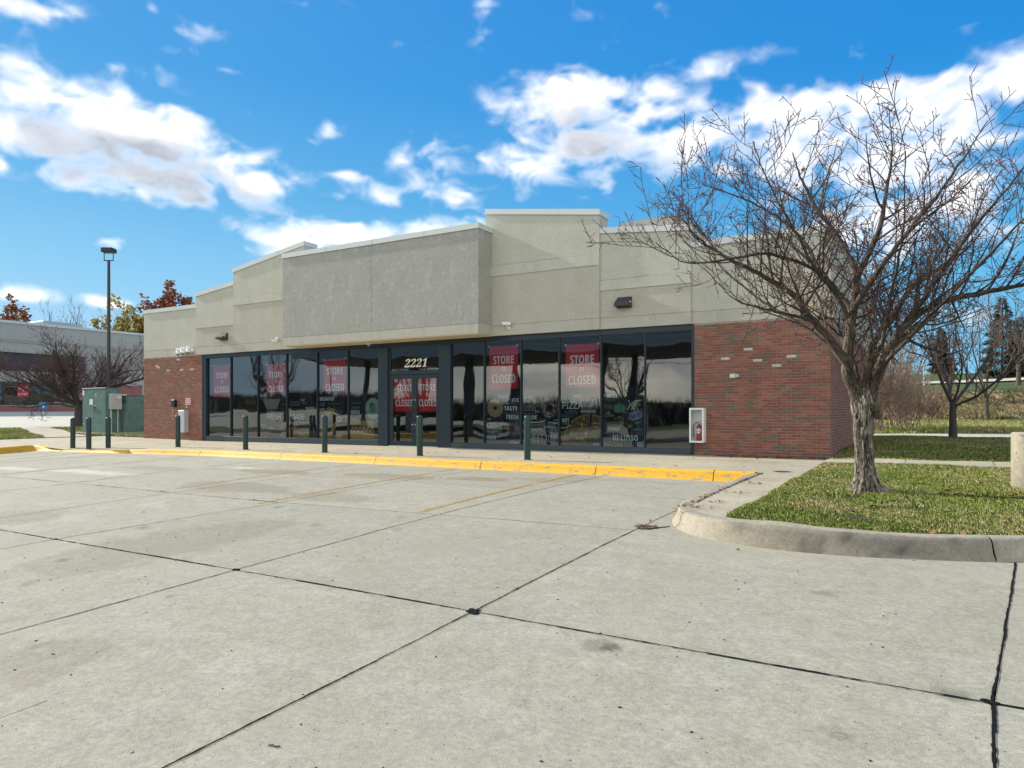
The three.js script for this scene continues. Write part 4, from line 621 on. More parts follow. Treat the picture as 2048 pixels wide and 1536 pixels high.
{ // doors and the light above
  const X0 = -14.74, X1 = -12.73, XM = (X0 + X1) / 2;
  obj('door_frame', [cbx(X0, -0.02, -0.15, X0 + 0.06, 3.07, FZ + 0.01, 0.004), cbx(X1 - 0.06, -0.02, -0.15, X1, 3.07, FZ + 0.01, 0.004), cbx(X0 + 0.06, 2.21, -0.15, X1 - 0.06, 2.33, FZ + 0.012, 0.004)], frameMat, shop);
  const tr = windowPane(X0 + 0.06, X1 - 0.06, 2.33, 3.07);
  decal(tr, -14.45, -12.95, 2.34, 2.80, (q, W, H) => { q.fillStyle = '#e9e4d2'; q.font = `bold ${Math.round(H * 0.78)}px serif`; q.textBaseline = 'middle'; q.transform(1, 0, -0.28, 1, 0, 0); q.scale(1.12, 1); q.fillText('2221', W * 0.24, H * 0.52); }, GZ + 0.006, 512);
  [[X0 + 0.065, XM - 0.004, 1], [XM + 0.004, X1 - 0.065, -1]].forEach(([a, b, s]) => {
    const d = new THREE.Group(); d.name = 'door'; shop.add(d);
    obj('leaf_frame', [cbx(a, 0.0, -0.12, a + 0.095, 2.20, FZ + 0.0, 0.005), cbx(b - 0.095, 0.0, -0.12, b, 2.20, FZ, 0.005), cbx(a + 0.095, 2.08, -0.12, b - 0.095, 2.20, FZ - 0.001, 0.005), cbx(a + 0.095, 0.0, -0.12, b - 0.095, 0.14, FZ - 0.001, 0.005)], frameMat, d);
    const g = new THREE.PlaneGeometry(b - a - 0.19, 1.94); g.translate((a + b) / 2, 1.11, GZ); obj('pane', g, glassMat, d);
    const hx = s > 0 ? b - 0.05 : a + 0.05, dx = s > 0 ? -0.09 : 0.09;
    obj('handle', tube([[hx, 1.12, FZ], [hx, 1.12, FZ + 0.06], [hx + dx, 1.10, FZ + 0.075], [hx + dx * 1.3, 1.0, FZ + 0.075], [hx + dx * 1.3, 0.92, FZ + 0.075], [hx + dx, 0.82, FZ + 0.075], [hx, 0.80, FZ + 0.06], [hx, 0.80, FZ]], 0.014, 8), blackMat, d);
    obj('lock', [place(new THREE.CylinderGeometry(0.022, 0.022, 0.02, 14), hx, 1.42, FZ + 0.008, 0, Math.PI / 2), place(new THREE.CylinderGeometry(0.022, 0.022, 0.02, 14), hx, 0.66, FZ + 0.008, 0, Math.PI / 2)], steelMat, d);
    for (const y of [0.25, 1.1, 1.95]) obj('hinge', cbx(s > 0 ? a - 0.02 : b - 0.005, y - 0.06, FZ - 0.002, s > 0 ? a + 0.005 : b + 0.02, y + 0.06, FZ + 0.016, 0.003), frameMat, d);
  });
  obj('threshold', cbx(X0 + 0.06, -0.03, -0.14, X1 - 0.06, -0.002, 0.02, 0.006), greyMetal, shop);
}
// the dark empty room behind the glass
const roomMat = std({ color: lin(0.20, 0.20, 0.19), roughness: 0.95 }), roomFloor = std({ color: lin(0.20, 0.18, 0.16), roughness: 0.6 });
obj('room_wall', [bx(-27.0, 0, -9.1, -2.4, 4.4, -9.0), bx(-24.1, 0, -8.99, -24.0, 4.4, -0.32), bx(-4.98, 0, -8.99, -4.88, 4.4, -0.32)], roomMat, shop);
obj('room_floor', bx(-23.99, -0.12, -8.99, -4.99, -0.012, -0.16), roomFloor, shop);
obj('room_ceiling', bx(-23.99, 3.3, -8.99, -4.99, 3.4, -0.46), roomMat, shop);

// ───────── red posters hung inside the glass ─────────
const posterTex = (() => { const W = 512, H = 660, c = document.createElement('canvas'); c.width = W; c.height = H; const q = c.getContext('2d'); q.fillStyle = '#d42334'; q.fillRect(0, 0, W, H);
  const r = rngOf(3); for (let k = 0; k < 260; k++) { q.fillStyle = `rgba(${r() < 0.5 ? '90,0,10' : '230,90,90'},0.03)`; q.fillRect(r() * W, r() * H, 20 + r() * 120, 2 + r() * 30); }
  const word = (s, y, h, w, wt = 'bold') => { q.save(); q.font = `${wt} 200px sans-serif`; const m = q.measureText(s); q.translate(W / 2, y); q.scale(w / m.width, h / 146); q.textAlign = 'center'; q.textBaseline = 'alphabetic'; q.fillStyle = '#f7f3ea'; q.fillText(s, 0, 0); q.restore(); };
  word('STORE', 272, 122, 380); word('IS', 372, 56, 74); word('CLOSED', 560, 128, 432);
  const t = new THREE.CanvasTexture(c); t.colorSpace = THREE.SRGBColorSpace; return t; })();
const posterMat = std({ map: posterTex, roughness: 0.75, side: THREE.DoubleSide });
function poster(x0, x1, y0, y1, z, label, seed, parentZ = 1) {
  const g = new THREE.PlaneGeometry(x1 - x0, y1 - y0, 14, 18), p = g.attributes.position; for (let k = 0; k < p.count; k++) p.setZ(k, 0.011 * n3(p.getX(k) * 5 + seed, p.getY(k) * 2.4, seed) + 0.006 * n3(p.getX(k) * 13, p.getY(k) * 9 + seed, 4) - 0.006);
  g.computeVertexNormals();
  const t = thing('closed_poster', label, 'poster', [(x0 + x1) / 2, y0, z], 0, 'red closing posters in the shop windows'); g.translate(0, (y1 - y0) / 2, 0);
  obj('paper', g, posterMat, t); const tape = std({ color: lin(0.8, 0.8, 0.78), roughness: 0.4 }), w = (x1 - x0) / 2, h = y1 - y0; obj('tape', [bx(-w - 0.02, h - 0.03, 0.010, -w + 0.04, h + 0.015, 0.0115), bx(w - 0.04, h - 0.03, 0.010, w + 0.02, h + 0.015, 0.0115)], tape, t); return t;
}
poster(-23.4, -22.42, 1.60, 2.80, -0.142, 'red STORE IS CLOSED poster in the leftmost window, nearest the left brick pier', 1);
poster(-20.48, -19.52, 1.58, 2.74, -0.142, 'red STORE IS CLOSED poster in the third window from the left, above FRESH', 2);
poster(-17.66, -16.64, 1.56, 2.82, -0.142, 'red STORE IS CLOSED poster above the word BREAKFAST', 3);
poster(-14.62, -13.76, 1.06, 2.16, -0.142, 'red STORE IS CLOSED poster in the left door leaf', 4);
poster(-13.70, -12.86, 1.06, 2.16, -0.142, 'red STORE IS CLOSED poster in the right door leaf', 5);
poster(-11.04, -10.08, 1.70, 2.95, -0.142, 'red STORE IS CLOSED poster first to the right of the doors', 6);
poster(-8.58, -7.60, 1.60, 2.88, -0.142, 'red STORE IS CLOSED poster above the word PIZZA', 7);

// ───────── things on and by the shop ─────────
{ // fire extinguisher in its white cabinet
  const t = thing('extinguisher_cabinet', 'white open-fronted metal cabinet on the brick wall beside the last window', 'cabinet', [-4.88, 0.32, 0.004]);
  obj('back', cbx(-0.17, 0.0, 0.0, 0.17, 0.83, 0.012, 0.002), whiteMetal, t);
  obj('side', [cbx(-0.17, 0, 0.012, -0.158, 0.83, 0.23, 0.002), cbx(0.158, 0, 0.012, 0.17, 0.83, 0.23, 0.002), cbx(-0.158, 0.818, 0.012, 0.158, 0.83, 0.23, 0.002), cbx(-0.158, 0, 0.012, 0.158, 0.012, 0.23, 0.002)], whiteMetal, t);
  obj('door_frame', [cbx(-0.175, -0.004, 0.2305, -0.135, 0.834, 0.245, 0.003), cbx(0.135, -0.004, 0.2305, 0.175, 0.834, 0.245, 0.003), cbx(-0.135, 0.79, 0.2305, 0.135, 0.834, 0.245, 0.003), cbx(-0.135, -0.004, 0.2305, 0.135, 0.04, 0.245, 0.003)], whiteMetal, t);
  const g = new THREE.PlaneGeometry(0.28, 0.76); g.translate(0, 0.415, 0.236); obj('pane', g, clearGlass, t);
  const e = thing('fire_extinguisher', 'red fire extinguisher with black hose inside the white cabinet', 'extinguisher', [-4.845, 0.335, 0.125]);
  obj('cylinder', new THREE.LatheGeometry([[0, 0], [0.058, 0], [0.066, 0.008], [0.066, 0.33], [0.06, 0.365], [0.045, 0.395], [0.024, 0.41], [0.022, 0.43], [0, 0.43]].map(([x, y]) => new THREE.Vector2(x, y)), 28), redMat, e);
  obj('label', [new THREE.CylinderGeometry(0.0668, 0.0668, 0.07, 24, 1, true, -1.1, 2.2).translate(0, 0.285, 0)], std({ color: lin(0.62, 0.64, 0.64), roughness: 0.4 }), e);
  obj('tag', [new THREE.CylinderGeometry(0.0675, 0.0675, 0.03, 24, 1, true, -0.9, 1.5).translate(0, 0.222, 0)], std({ color: lin(0.8, 0.78, 0.7), roughness: 0.5 }), e);
  obj('valve', [cyl(0, 0.428, 0, 0.018, 0.47), cbx(-0.02, 0.465, -0.012, 0.095, 0.48, 0.012, 0.003), place(cbx(-0.01, 0, -0.01, 0.11, 0.012, 0.01, 0.003), 0, 0.492, 0, 0, 0, 0.28)], steelMat, e);
  obj('hose', tube([[-0.015, 0.455, 0], [-0.07, 0.46, 0.03], [-0.11, 0.42, 0.05], [-0.125, 0.34, 0.05], [-0.125, 0.22, 0.05], [-0.12, 0.13, 0.05]], [0.011, 0.011, 0.011, 0.011, 0.011, 0.018], 8), blackMat, e);
}
function wallPack(x, y, z, label) {
  const t = thing('wall_pack_light', label, 'wall light', [x, y, z], 0, 'dark wedge lights on the stucco');
  const b = place(prism([[-0.0, 0.0], [0.24, 0.03], [0.24, 0.10], [0.0, 0.27]].map(([a, c]) => [a, c]), -0.2, 0.2), 0, 0, 0, -Math.PI / 2);
  obj('housing', b, bronzeMat, t); obj('back_plate', cbx(-0.19, -0.01, 0.0, 0.19, 0.28, 0.02, 0.004), bronzeMat, t);
  obj('lens', place(new THREE.PlaneGeometry(0.34, 0.16), 0, 0.012, 0.12, 0, Math.PI / 2 + 0.12), std({ color: lin(0.55, 0.55, 0.5), roughness: 0.3 }), t);
  obj('photocell', place(cyl(0, 0, 0, 0.02, 0.02, 0.02, 12), 0.2, 0.13, 0.14, 0, 0, -Math.PI / 2), std({ color: lin(0.75, 0.76, 0.78), roughness: 0.3 }), t);
}
wallPack(-6.79, 3.73, 0.061, 'dark wedge-shaped wall light on the stucco near the right brick corner');
wallPack(-22.5, 3.70, 0.061, 'dark wedge-shaped wall light on the stucco at the left end');
function bulletCamera(name, x, y, z, turn, label, drop = true, len = 0.24) {
  const t = thing(name, label, 'camera', [x, y, z], 0, 'white security cameras under the eaves');
  obj('mount', [place(new THREE.CylinderGeometry(0.05, 0.055, 0.03, 16), 0, 0, 0.015, 0, Math.PI / 2), tube([[0, 0, 0.02], [0, -0.01, 0.08], [0, drop ? 0.07 : -0.06, 0.12]], 0.018, 8)], whiteMetal, t);
  const body = place(new THREE.CylinderGeometry(0.045, 0.045, len, 16), 0, drop ? 0.10 : -0.08, 0.13, turn, Math.PI / 2 - 0.06); obj('body', body, whiteMetal, t);
  const f = V3(Math.sin(turn), -0.06, Math.cos(turn)); obj('lens', place(new THREE.CylinderGeometry(0.034, 0.034, 0.014, 16), f.x * (len / 2 + 0.004), (drop ? 0.10 : -0.08) + f.y * len / 2, 0.13 + f.z * (len / 2 + 0.004), turn, Math.PI / 2 - 0.06), blackMat, t);
  obj('sun_shield', place(cbx(-0.05, 0.047, -len / 2 - 0.01, 0.05, 0.055, len / 2 + 0.03, 0.002), 0, drop ? 0.10 : -0.08, 0.13, turn, 0.06), whiteMetal, t);
}
bulletCamera('security_camera', -10.22, 3.42, 0.121, -1.2, 'white bullet security camera right of the sign box');
bulletCamera('security_camera', -19.62, 3.60, 0.121, -0.9, 'white bullet security camera left of the sign box', false, 0.2);
{ // cluster of heads at the left pier
  const t = thing('camera_cluster', 'cluster of white dome cameras above the left brick pier', 'camera', [-24.75, 3.36, 0.004]);
  obj('bracket', [cbx(-0.32, -0.02, 0, 0.4, 0.10, 0.05, 0.006), cbx(-0.3, 0.0, 0.05, 0.38, 0.05, 0.14, 0.006)], whiteMetal, t);
  for (const [x, y] of [[-0.3, 0.02], [-0.02, 0.04], [0.33, 0.06]]) { const d = new THREE.SphereGeometry(0.095, 18, 12); d.scale(1, 0.85, 1); d.translate(x, y - 0.05, 0.18); obj('dome', d, whiteMetal, t); obj('cap', cyl(x, y + 0.02, 0.18, 0.1, y + 0.13, 0.085, 18), whiteMetal, t); const q = new THREE.SphereGeometry(0.06, 14, 10); q.translate(x, y - 0.10, 0.19); obj('lens', q, blackMat, t); }
}
{ const t = thing('dome_camera', 'tiny white dome camera under the sign box soffit by the left door post', 'camera', [-15.25, SOF - 0.008, 0.3]); obj('base', cyl(0, -0.03, 0, 0.07, 0, 0.075, 18), whiteMetal, t); const d = new THREE.SphereGeometry(0.055, 16, 10); d.translate(0, -0.04, 0); obj('dome', d, greyMetal, t); }
{ const t = thing('wall_floodlight', 'small weathered box lamp on the right brick wall', 'wall light', [-4.05, 1.86, 0.004]); obj('box', cbx(-0.09, 0, 0, 0.06, 0.11, 0.07, 0.008), std({ color: lin(0.5, 0.49, 0.42), roughness: 0.5 }), t); obj('hood', place(cyl(0, 0, 0, 0.05, 0.07, 0.045, 16), 0.06, 0.055, 0.04, 0, 0, -Math.PI / 2), std({ color: lin(0.46, 0.45, 0.38), roughness: 0.5 }), t); obj('glass', cbx(-0.065, 0.025, 0.07, 0.03, 0.085, 0.076, 0.003), std({ color: lin(0.7, 0.7, 0.64), roughness: 0.2 }), t); }
{ const t = thing('meter_cabinet', 'tall light grey steel cabinet on the left brick pier', 'cabinet', [-24.86, 0.25, 0.004]); obj('box', cbx(-0.19, 0, 0, 0.19, 0.86, 0.2, 0.01), std({ color: lin(0.50, 0.52, 0.53), roughness: 0.4, metalness: 0.2 }), t); obj('door', cbx(-0.175, 0.03, 0.2005, 0.175, 0.83, 0.21, 0.004), std({ color: lin(0.53, 0.55, 0.56), roughness: 0.4, metalness: 0.2 }), t); obj('latch', cbx(-0.15, 0.42, 0.2105, -0.12, 0.5, 0.222, 0.003), steelMat, t); }
{ const t = thing('air_hose_reel', 'black wall telephone with a hanging cord on the left brick pier', 'telephone', [-25.5, 1.24, 0.004]); obj('housing', cbx(-0.10, 0, 0, 0.10, 0.28, 0.13, 0.02), blackMat, t); obj('plate', cbx(-0.14, 0.04, 0.0, -0.101, 0.26, 0.05, 0.004), steelMat, t); obj('cord', tube([[-0.08, 0.02, 0.05], [-0.11, -0.15, 0.05], [-0.10, -0.35, 0.045], [-0.11, -0.5, 0.04]], 0.008, 6), std({ color: lin(0.5, 0.42, 0.3), roughness: 0.8 }), t); t.name = numbered('wall_telephone'); }
{ const c = document.createElement('canvas'); c.width = 256; c.height = 240; const q = c.getContext('2d'); q.fillStyle = '#f4efec'; q.fillRect(0, 0, 256, 240); q.fillStyle = '#c62232'; q.fillRect(8, 8, 240, 62); q.fillRect(8, 84, 240, 66); q.fillRect(8, 164, 240, 68); q.fillStyle = '#f4efec'; for (const [y, w] of [[30, 180], [52, 150], [104, 190], [126, 170], [188, 140], [212, 180]]) q.fillRect(128 - w / 2, y, w, 8); const tx = new THREE.CanvasTexture(c); tx.colorSpace = THREE.SRGBColorSpace;
  const t = thing('wall_sign', 'small red and white notice on the left brick pier', 'sign', [-24.72, 1.32, 0.004]); obj('plate', cbx(-0.16, 0, 0, 0.16, 0.26, 0.006, 0.002), whiteMetal, t); const g = new THREE.PlaneGeometry(0.31, 0.25); g.translate(0, 0.13, 0.0085); obj('face', g, std({ map: tx, roughness: 0.5 }), t); }
{ const t = thing('push_button', 'small steel bell push between the red notice and grey cabinet', 'button', [-24.8, 1.19, 0.004]); obj('plate', cbx(-0.05, -0.05, 0, 0.05, 0.05, 0.01, 0.003), steelMat, t); obj('button', place(new THREE.CylinderGeometry(0.025, 0.025, 0.02, 14), 0, 0, 0.018, 0, Math.PI / 2), blackMat, t); }
// bollards
const bollard0 = (() => {
  const t = thing('bollard', '', 'bollard');
  obj('post', new THREE.LatheGeometry([[0.0, 0], [0.075, 0], [0.075, 0.955], [0.072, 0.975], [0.060, 0.992], [0.035, 1.004], [0, 1.008]].map(([x, y]) => new THREE.Vector2(x, y)), 24), bollardMat, t);
  obj('footing', new THREE.LatheGeometry([[0.0, 0.004], [0.12, 0.004], [0.115, 0.009], [0.076, 0.011]].map(([x, y]) => new THREE.Vector2(x, y)), 24), std({ color: lin(0.3, 0.28, 0.24), roughness: 0.95 }), t);
  return t;
})();
[[-7.86, 3.26, 'dark green steel bollard nearest the camera, in front of the MADE window print'], [-10.9, 3.28, 'dark green steel bollard in front of the right door leaf'], [-14.1, 3.32, 'dark green steel bollard in front of the BREAKFAST window'], [-17.25, 3.35, 'dark green steel bollard in front of the second window from the left'], [-20.5, 3.3, 'slightly leaning dark green bollard in front of the left brick pier', 0.012], [-22.7, 4.25, 'dark green bollard in front of the right edge of the utility cabinet'], [-22.95, 4.72, 'dark green bollard in front of the left edge of the utility cabinet'], [-24.2, 4.55, 'leftmost dark green bollard, on the lawn walk corner']].forEach(([x, z, l, lean = 0.003], k) => {
  const t = k ? bollard0.clone() : bollard0; if (k) { t.name = numbered('bollard'); scene.add(t); }
  t.userData = { label: l, category: 'bollard', group: 'dark green bollards along the sidewalk' }; t.position.set(x, (z > 3.93 ? walkEdge(x) + 0.03 : walkY(x, z)), z); t.rotation.set(0, k * 0.7, k === 4 ? -0.022 : (k % 2 ? 0.004 : -0.003));
});
tag(obj('valve_cover', blob(-2.35, 3.7, 0.17, 0.10, () => walkY(-2.35, 3.7), 0.012, 4), std({ color: lin(0.05, 0.12, 0.12), roughness: 0.5 })), 'flat oval dark green valve cover at the right end of the sidewalk', 'cover');
// leaf litter and grit
{ const r = rngOf(88), pos = [], geo = new THREE.PlaneGeometry(0.05, 0.034).rotateX(-Math.PI / 2); const drop = (x, z, hf, s = 1) => pos.push([x, hf(x, z) + 0.008 + 0.012 * r(), z, s]);
  for (let k = 0; k < 150; k++) drop(-4.4 + r() * 2.6, 0.06 + r() * r() * 0.3, walkY, 0.7 + r() * 0.8);
  for (let k = 0; k < 110; k++) { const z = 4.3 + r() * 4.9; drop(-2.58 + (r() - 0.5) * 0.09, z, walkY, 0.4 + r() * 0.5); }
  for (let k = 0; k < 60; k++) drop(-2.5 + r() * 0.3, [5.9, 7.2, 8.3, 8.8][k % 4] + (r() - 0.5) * 0.2, walkY, 0.4 + r() * 0.5);
  for (let k = 0; k < 120; k++) drop(-24 + r() * 21, 0.2 + r() * 3.6, walkY, 0.4 + r() * 0.7);
  for (let k = 0; k < 70; k++) drop(-2.85 + (r() - 0.5) * 0.25, 9.35 + (r() - 0.5) * 0.14, lotY, 0.4 + r() * 0.4);
  for (let k = 0; k < 60; k++) drop(-22 + r() * 22, 4.5 + r() * 8, lotY, 0.3 + r() * 0.5);
  for (let k = 0; k < 160; k++) drop(-1.7 + r() * 3.2, 3.5 + r() * 5.8, lawnY, 0.6 + r() * 0.9);
  for (let k = 0; k < 60; k++) drop(0.55 + (r() - 0.5) * 0.9, 5.9 + (r() - 0.5) * 0.4, lawnY, 0.8 + r());
  const im = new THREE.InstancedMesh(geo, std({ color: lin(1, 1, 1), roughness: 0.9, side: THREE.DoubleSide }), pos.length), M = new THREE.Matrix4();
  pos.forEach(([x, y, z, s], k) => { M.compose(V3(x, y, z), new THREE.Quaternion().setFromEuler(new THREE.Euler((r() - 0.5) * 0.9, r() * 6, (r() - 0.5) * 0.9)), V3(s, s, s)); im.setMatrixAt(k, M); im.setColorAt(k, lin(...[[0.16, 0.085, 0.04], [0.10, 0.06, 0.035], [0.24, 0.15, 0.07], [0.07, 0.045, 0.03], [0.30, 0.13, 0.05]][Math.floor(r() * 5)])); });
  im.name = numbered('fallen_leaves'); im.castShadow = true; im.receiveShadow = true; scene.add(im); tag(im, 'dry brown fallen leaves scattered on the walk and lawn', 'leaves', undefined, 'stuff');
}
// small dark specks and stones on the near slabs
{ const r = rngOf(19), N = 240, g = new THREE.SphereGeometry(0.006, 6, 4); g.scale(1.4, 0.45, 1); const im = new THREE.InstancedMesh(g, std({ color: lin(1, 1, 1), roughness: 0.8 }), N), M = new THREE.Matrix4(); for (let k = 0; k < N; k++) { const x = -8 + r() * 9, z = 9.8 + r() * 6.2, s = 0.5 + r() * 0.9; M.compose(V3(x, lotY(x, z) + 0.002, z), new THREE.Quaternion().setFromEuler(new THREE.Euler(0, r() * 6, 0)), V3(s, s, s)); im.setMatrixAt(k, M); const c = r() < 0.7 ? 0.03 : 0.35; im.setColorAt(k, lin(c, c * 0.95, c * 0.85)); } im.name = numbered('gravel'); scene.add(im); tag(im, 'tiny stones and grit on the near slabs', 'gravel', undefined, 'stuff'); }
tag(obj('twig', tube([[-2.66, lotY(-2.66, 14.98) + 0.005, 14.98], [-2.645, lotY(-2.645, 14.97) + 0.006, 14.966], [-2.625, lotY(-2.625, 14.97) + 0.005, 14.972], [-2.605, lotY(-2.605, 14.96) + 0.005, 14.958]], 0.0035, 6), twigMat), 'small dark curved twig lying on the near slab', 'twig');

// ───────── left side: utility cabinets, lamp, neighbour ─────────
{ const y = leftLawnY(-34.3, -1.9);
  const pad = tag(obj('cabinet_pad', cbx(-35.9, y - 0.2, -4.2, -32.4, y + 0.09, -1.5, 0.02), concrete(0.6, 0.56, 0.48)), 'low concrete pad under the green utility cabinets', 'pad');
  const t = thing('utility_cabinet', 'tall two-door green steel utility cabinet on a concrete pad', 'utility cabinet', [-34.35, y + 0.09, -1.75]);
  obj('body', cbx(-0.98, 0, -0.72, 0.98, 2.08, 0, 0.012), tealMat, t); obj('lid', cbx(-1.0, 2.081, -0.75, 1.0, 2.12, 0.03, 0.008), tealMat, t);
  const trim = std({ color: lin(0.05, 0.10, 0.09), roughness: 0.6 });
  obj('door', cbx(-0.96, 0.46, 0.0005, -0.012, 2.04, 0.02, 0.006), tealMat, t); obj('door', cbx(0.012, 0.46, 0.0005, 0.96, 2.04, 0.02, 0.006), tealMat, t); obj('skirt', cbx(-0.96, 0.03, 0.0005, 0.96, 0.42, 0.016, 0.006), tealMat, t);
  obj('handle', [cbx(0.06, 1.12, 0.0205, 0.12, 1.28, 0.05, 0.01), cbx(0.07, 1.0, 0.0205, 0.13, 1.10, 0.04, 0.008)], blackMat, t);
  obj('notice', cbx(-0.36, 1.32, 0.0205, -0.06, 1.58, 0.024, 0.001), std({ color: lin(0.72, 0.72, 0.72), roughness: 0.5 }), t); obj('notice', cbx(-0.95, 1.78, 0.0205, -0.80, 2.0, 0.024, 0.001), std({ color: lin(0.75, 0.76, 0.76), roughness: 0.5 }), t); obj('decal', cbx(-0.28, 1.75, 0.0205, -0.02, 2.0, 0.0225, 0.001), std({ color: lin(0.05, 0.22, 0.2), roughness: 0.5 }), t); obj('decal', cbx(0.06, 1.72, 0.0205, 0.28, 1.84, 0.0225, 0.001), std({ color: lin(0.36, 0.32, 0.10), roughness: 0.5 }), t);
  const m = thing('electric_meter', 'grey electric meter box on pipes against the green cabinet', 'meter', [-33.2, y + 0.09, -2.0]);
  obj('box', cbx(-0.12, 1.1, -0.36, 0.12, 1.85, 0.16, 0.012), greyMetal, m); obj('pipe', [cyl(0, 0, 0.1, 0.04, 1.1, 0.04, 12)], greyMetal, m); obj('pipe', [cyl(0, 0, -0.22, 0.03, 1.1, 0.03, 12)], greyMetal, m); obj('meter_glass', place(new THREE.CylinderGeometry(0.09, 0.1, 0.10, 20), 0.16, 1.66, -0.18, 0, 0, -Math.PI / 2), std({ color: lin(0.6, 0.6, 0.55), roughness: 0.15 }), m);
  const b = thing('transformer', 'lower dark green transformer box behind the tall cabinet', 'transformer', [-33.9, y + 0.09, -3.35]); obj('body', cbx(-0.8, 0, -0.75, 0.82, 1.76, 0.75, 0.012), tealMat, b); obj('lid', cbx(-0.84, 1.761, -0.79, 0.86, 1.80, 0.79, 0.01), tealMat, b); obj('skirt', cbx(0.8205, 0.0, -0.72, 0.86, 0.07, 0.72, 0.004), tealMat, b); obj('door', cbx(0.8205, 0.12, -0.70, 0.835, 1.7, 0.70, 0.004), tealMat, b);
}
{ const X = -44.9, Z = -8.5, y = leftLawnY(X, Z), t = thing('street_lamp', 'tall thin bronze lamp pole with a square shoebox head at left', 'lamp', [X, y, Z]);
  const poleMat = std({ color: lin(0.05, 0.038, 0.034), roughness: 0.5 });
  obj('base', cyl(0, 0, 0, 0.28, 0.7, 0.28, 24), concrete(0.6, 0.57, 0.5), t); obj('pole', cyl(0, 0.7, 0, 0.12, 10.6, 0.085, 12), poleMat, t); obj('yoke', [cbx(-0.31, 10.58, -0.04, 0.31, 10.64, 0.04, 0.01), cbx(-0.31, 10.64, -0.03, -0.27, 11.1, 0.03, 0.01), cbx(0.27, 10.64, -0.03, 0.31, 11.1, 0.03, 0.01)], poleMat, t); obj('head', cbx(-0.36, 11.1, -0.3, 0.36, 11.38, 0.3, 0.03), blackMat, t); t.children.forEach((c) => { if (c.name === 'yoke' || c.name === 'head') c.rotation.y = YAW; }); }
{ const X = 1.29, Z = 4.72, y = lawnY(X, Z) - 0.03, t = thing('light_pole', 'thick round concrete footing of a lamp pole at the right edge', 'lamp', [X, y, Z]);
  const foot = concrete(0.66, 0.62, 0.52); obj('footing', new THREE.LatheGeometry([[0, 0], [0.3, 0], [0.3, 0.80], [0.285, 0.82], [0, 0.83]].map(([a, b]) => new THREE.Vector2(a, b)), 40), foot, t); obj('base_plate', cbx(-0.15, 0.83, -0.15, 0.15, 0.855, 0.15, 0.004), bronzeMat, t); for (const [a, b] of [[-1, -1], [1, -1], [1, 1], [-1, 1]]) obj('anchor_bolt', cyl(a * 0.115, 0.85, b * 0.115, 0.014, 0.91, 0.014, 8), steelMat, t); obj('pole', cbx(-0.07, 0.855, -0.07, 0.07, 9.4, 0.07, 0.01), bronzeMat, t); obj('head', cbx(-0.3, 9.4, -0.2, 0.4, 9.65, 0.2, 0.03), bronzeMat, t); }
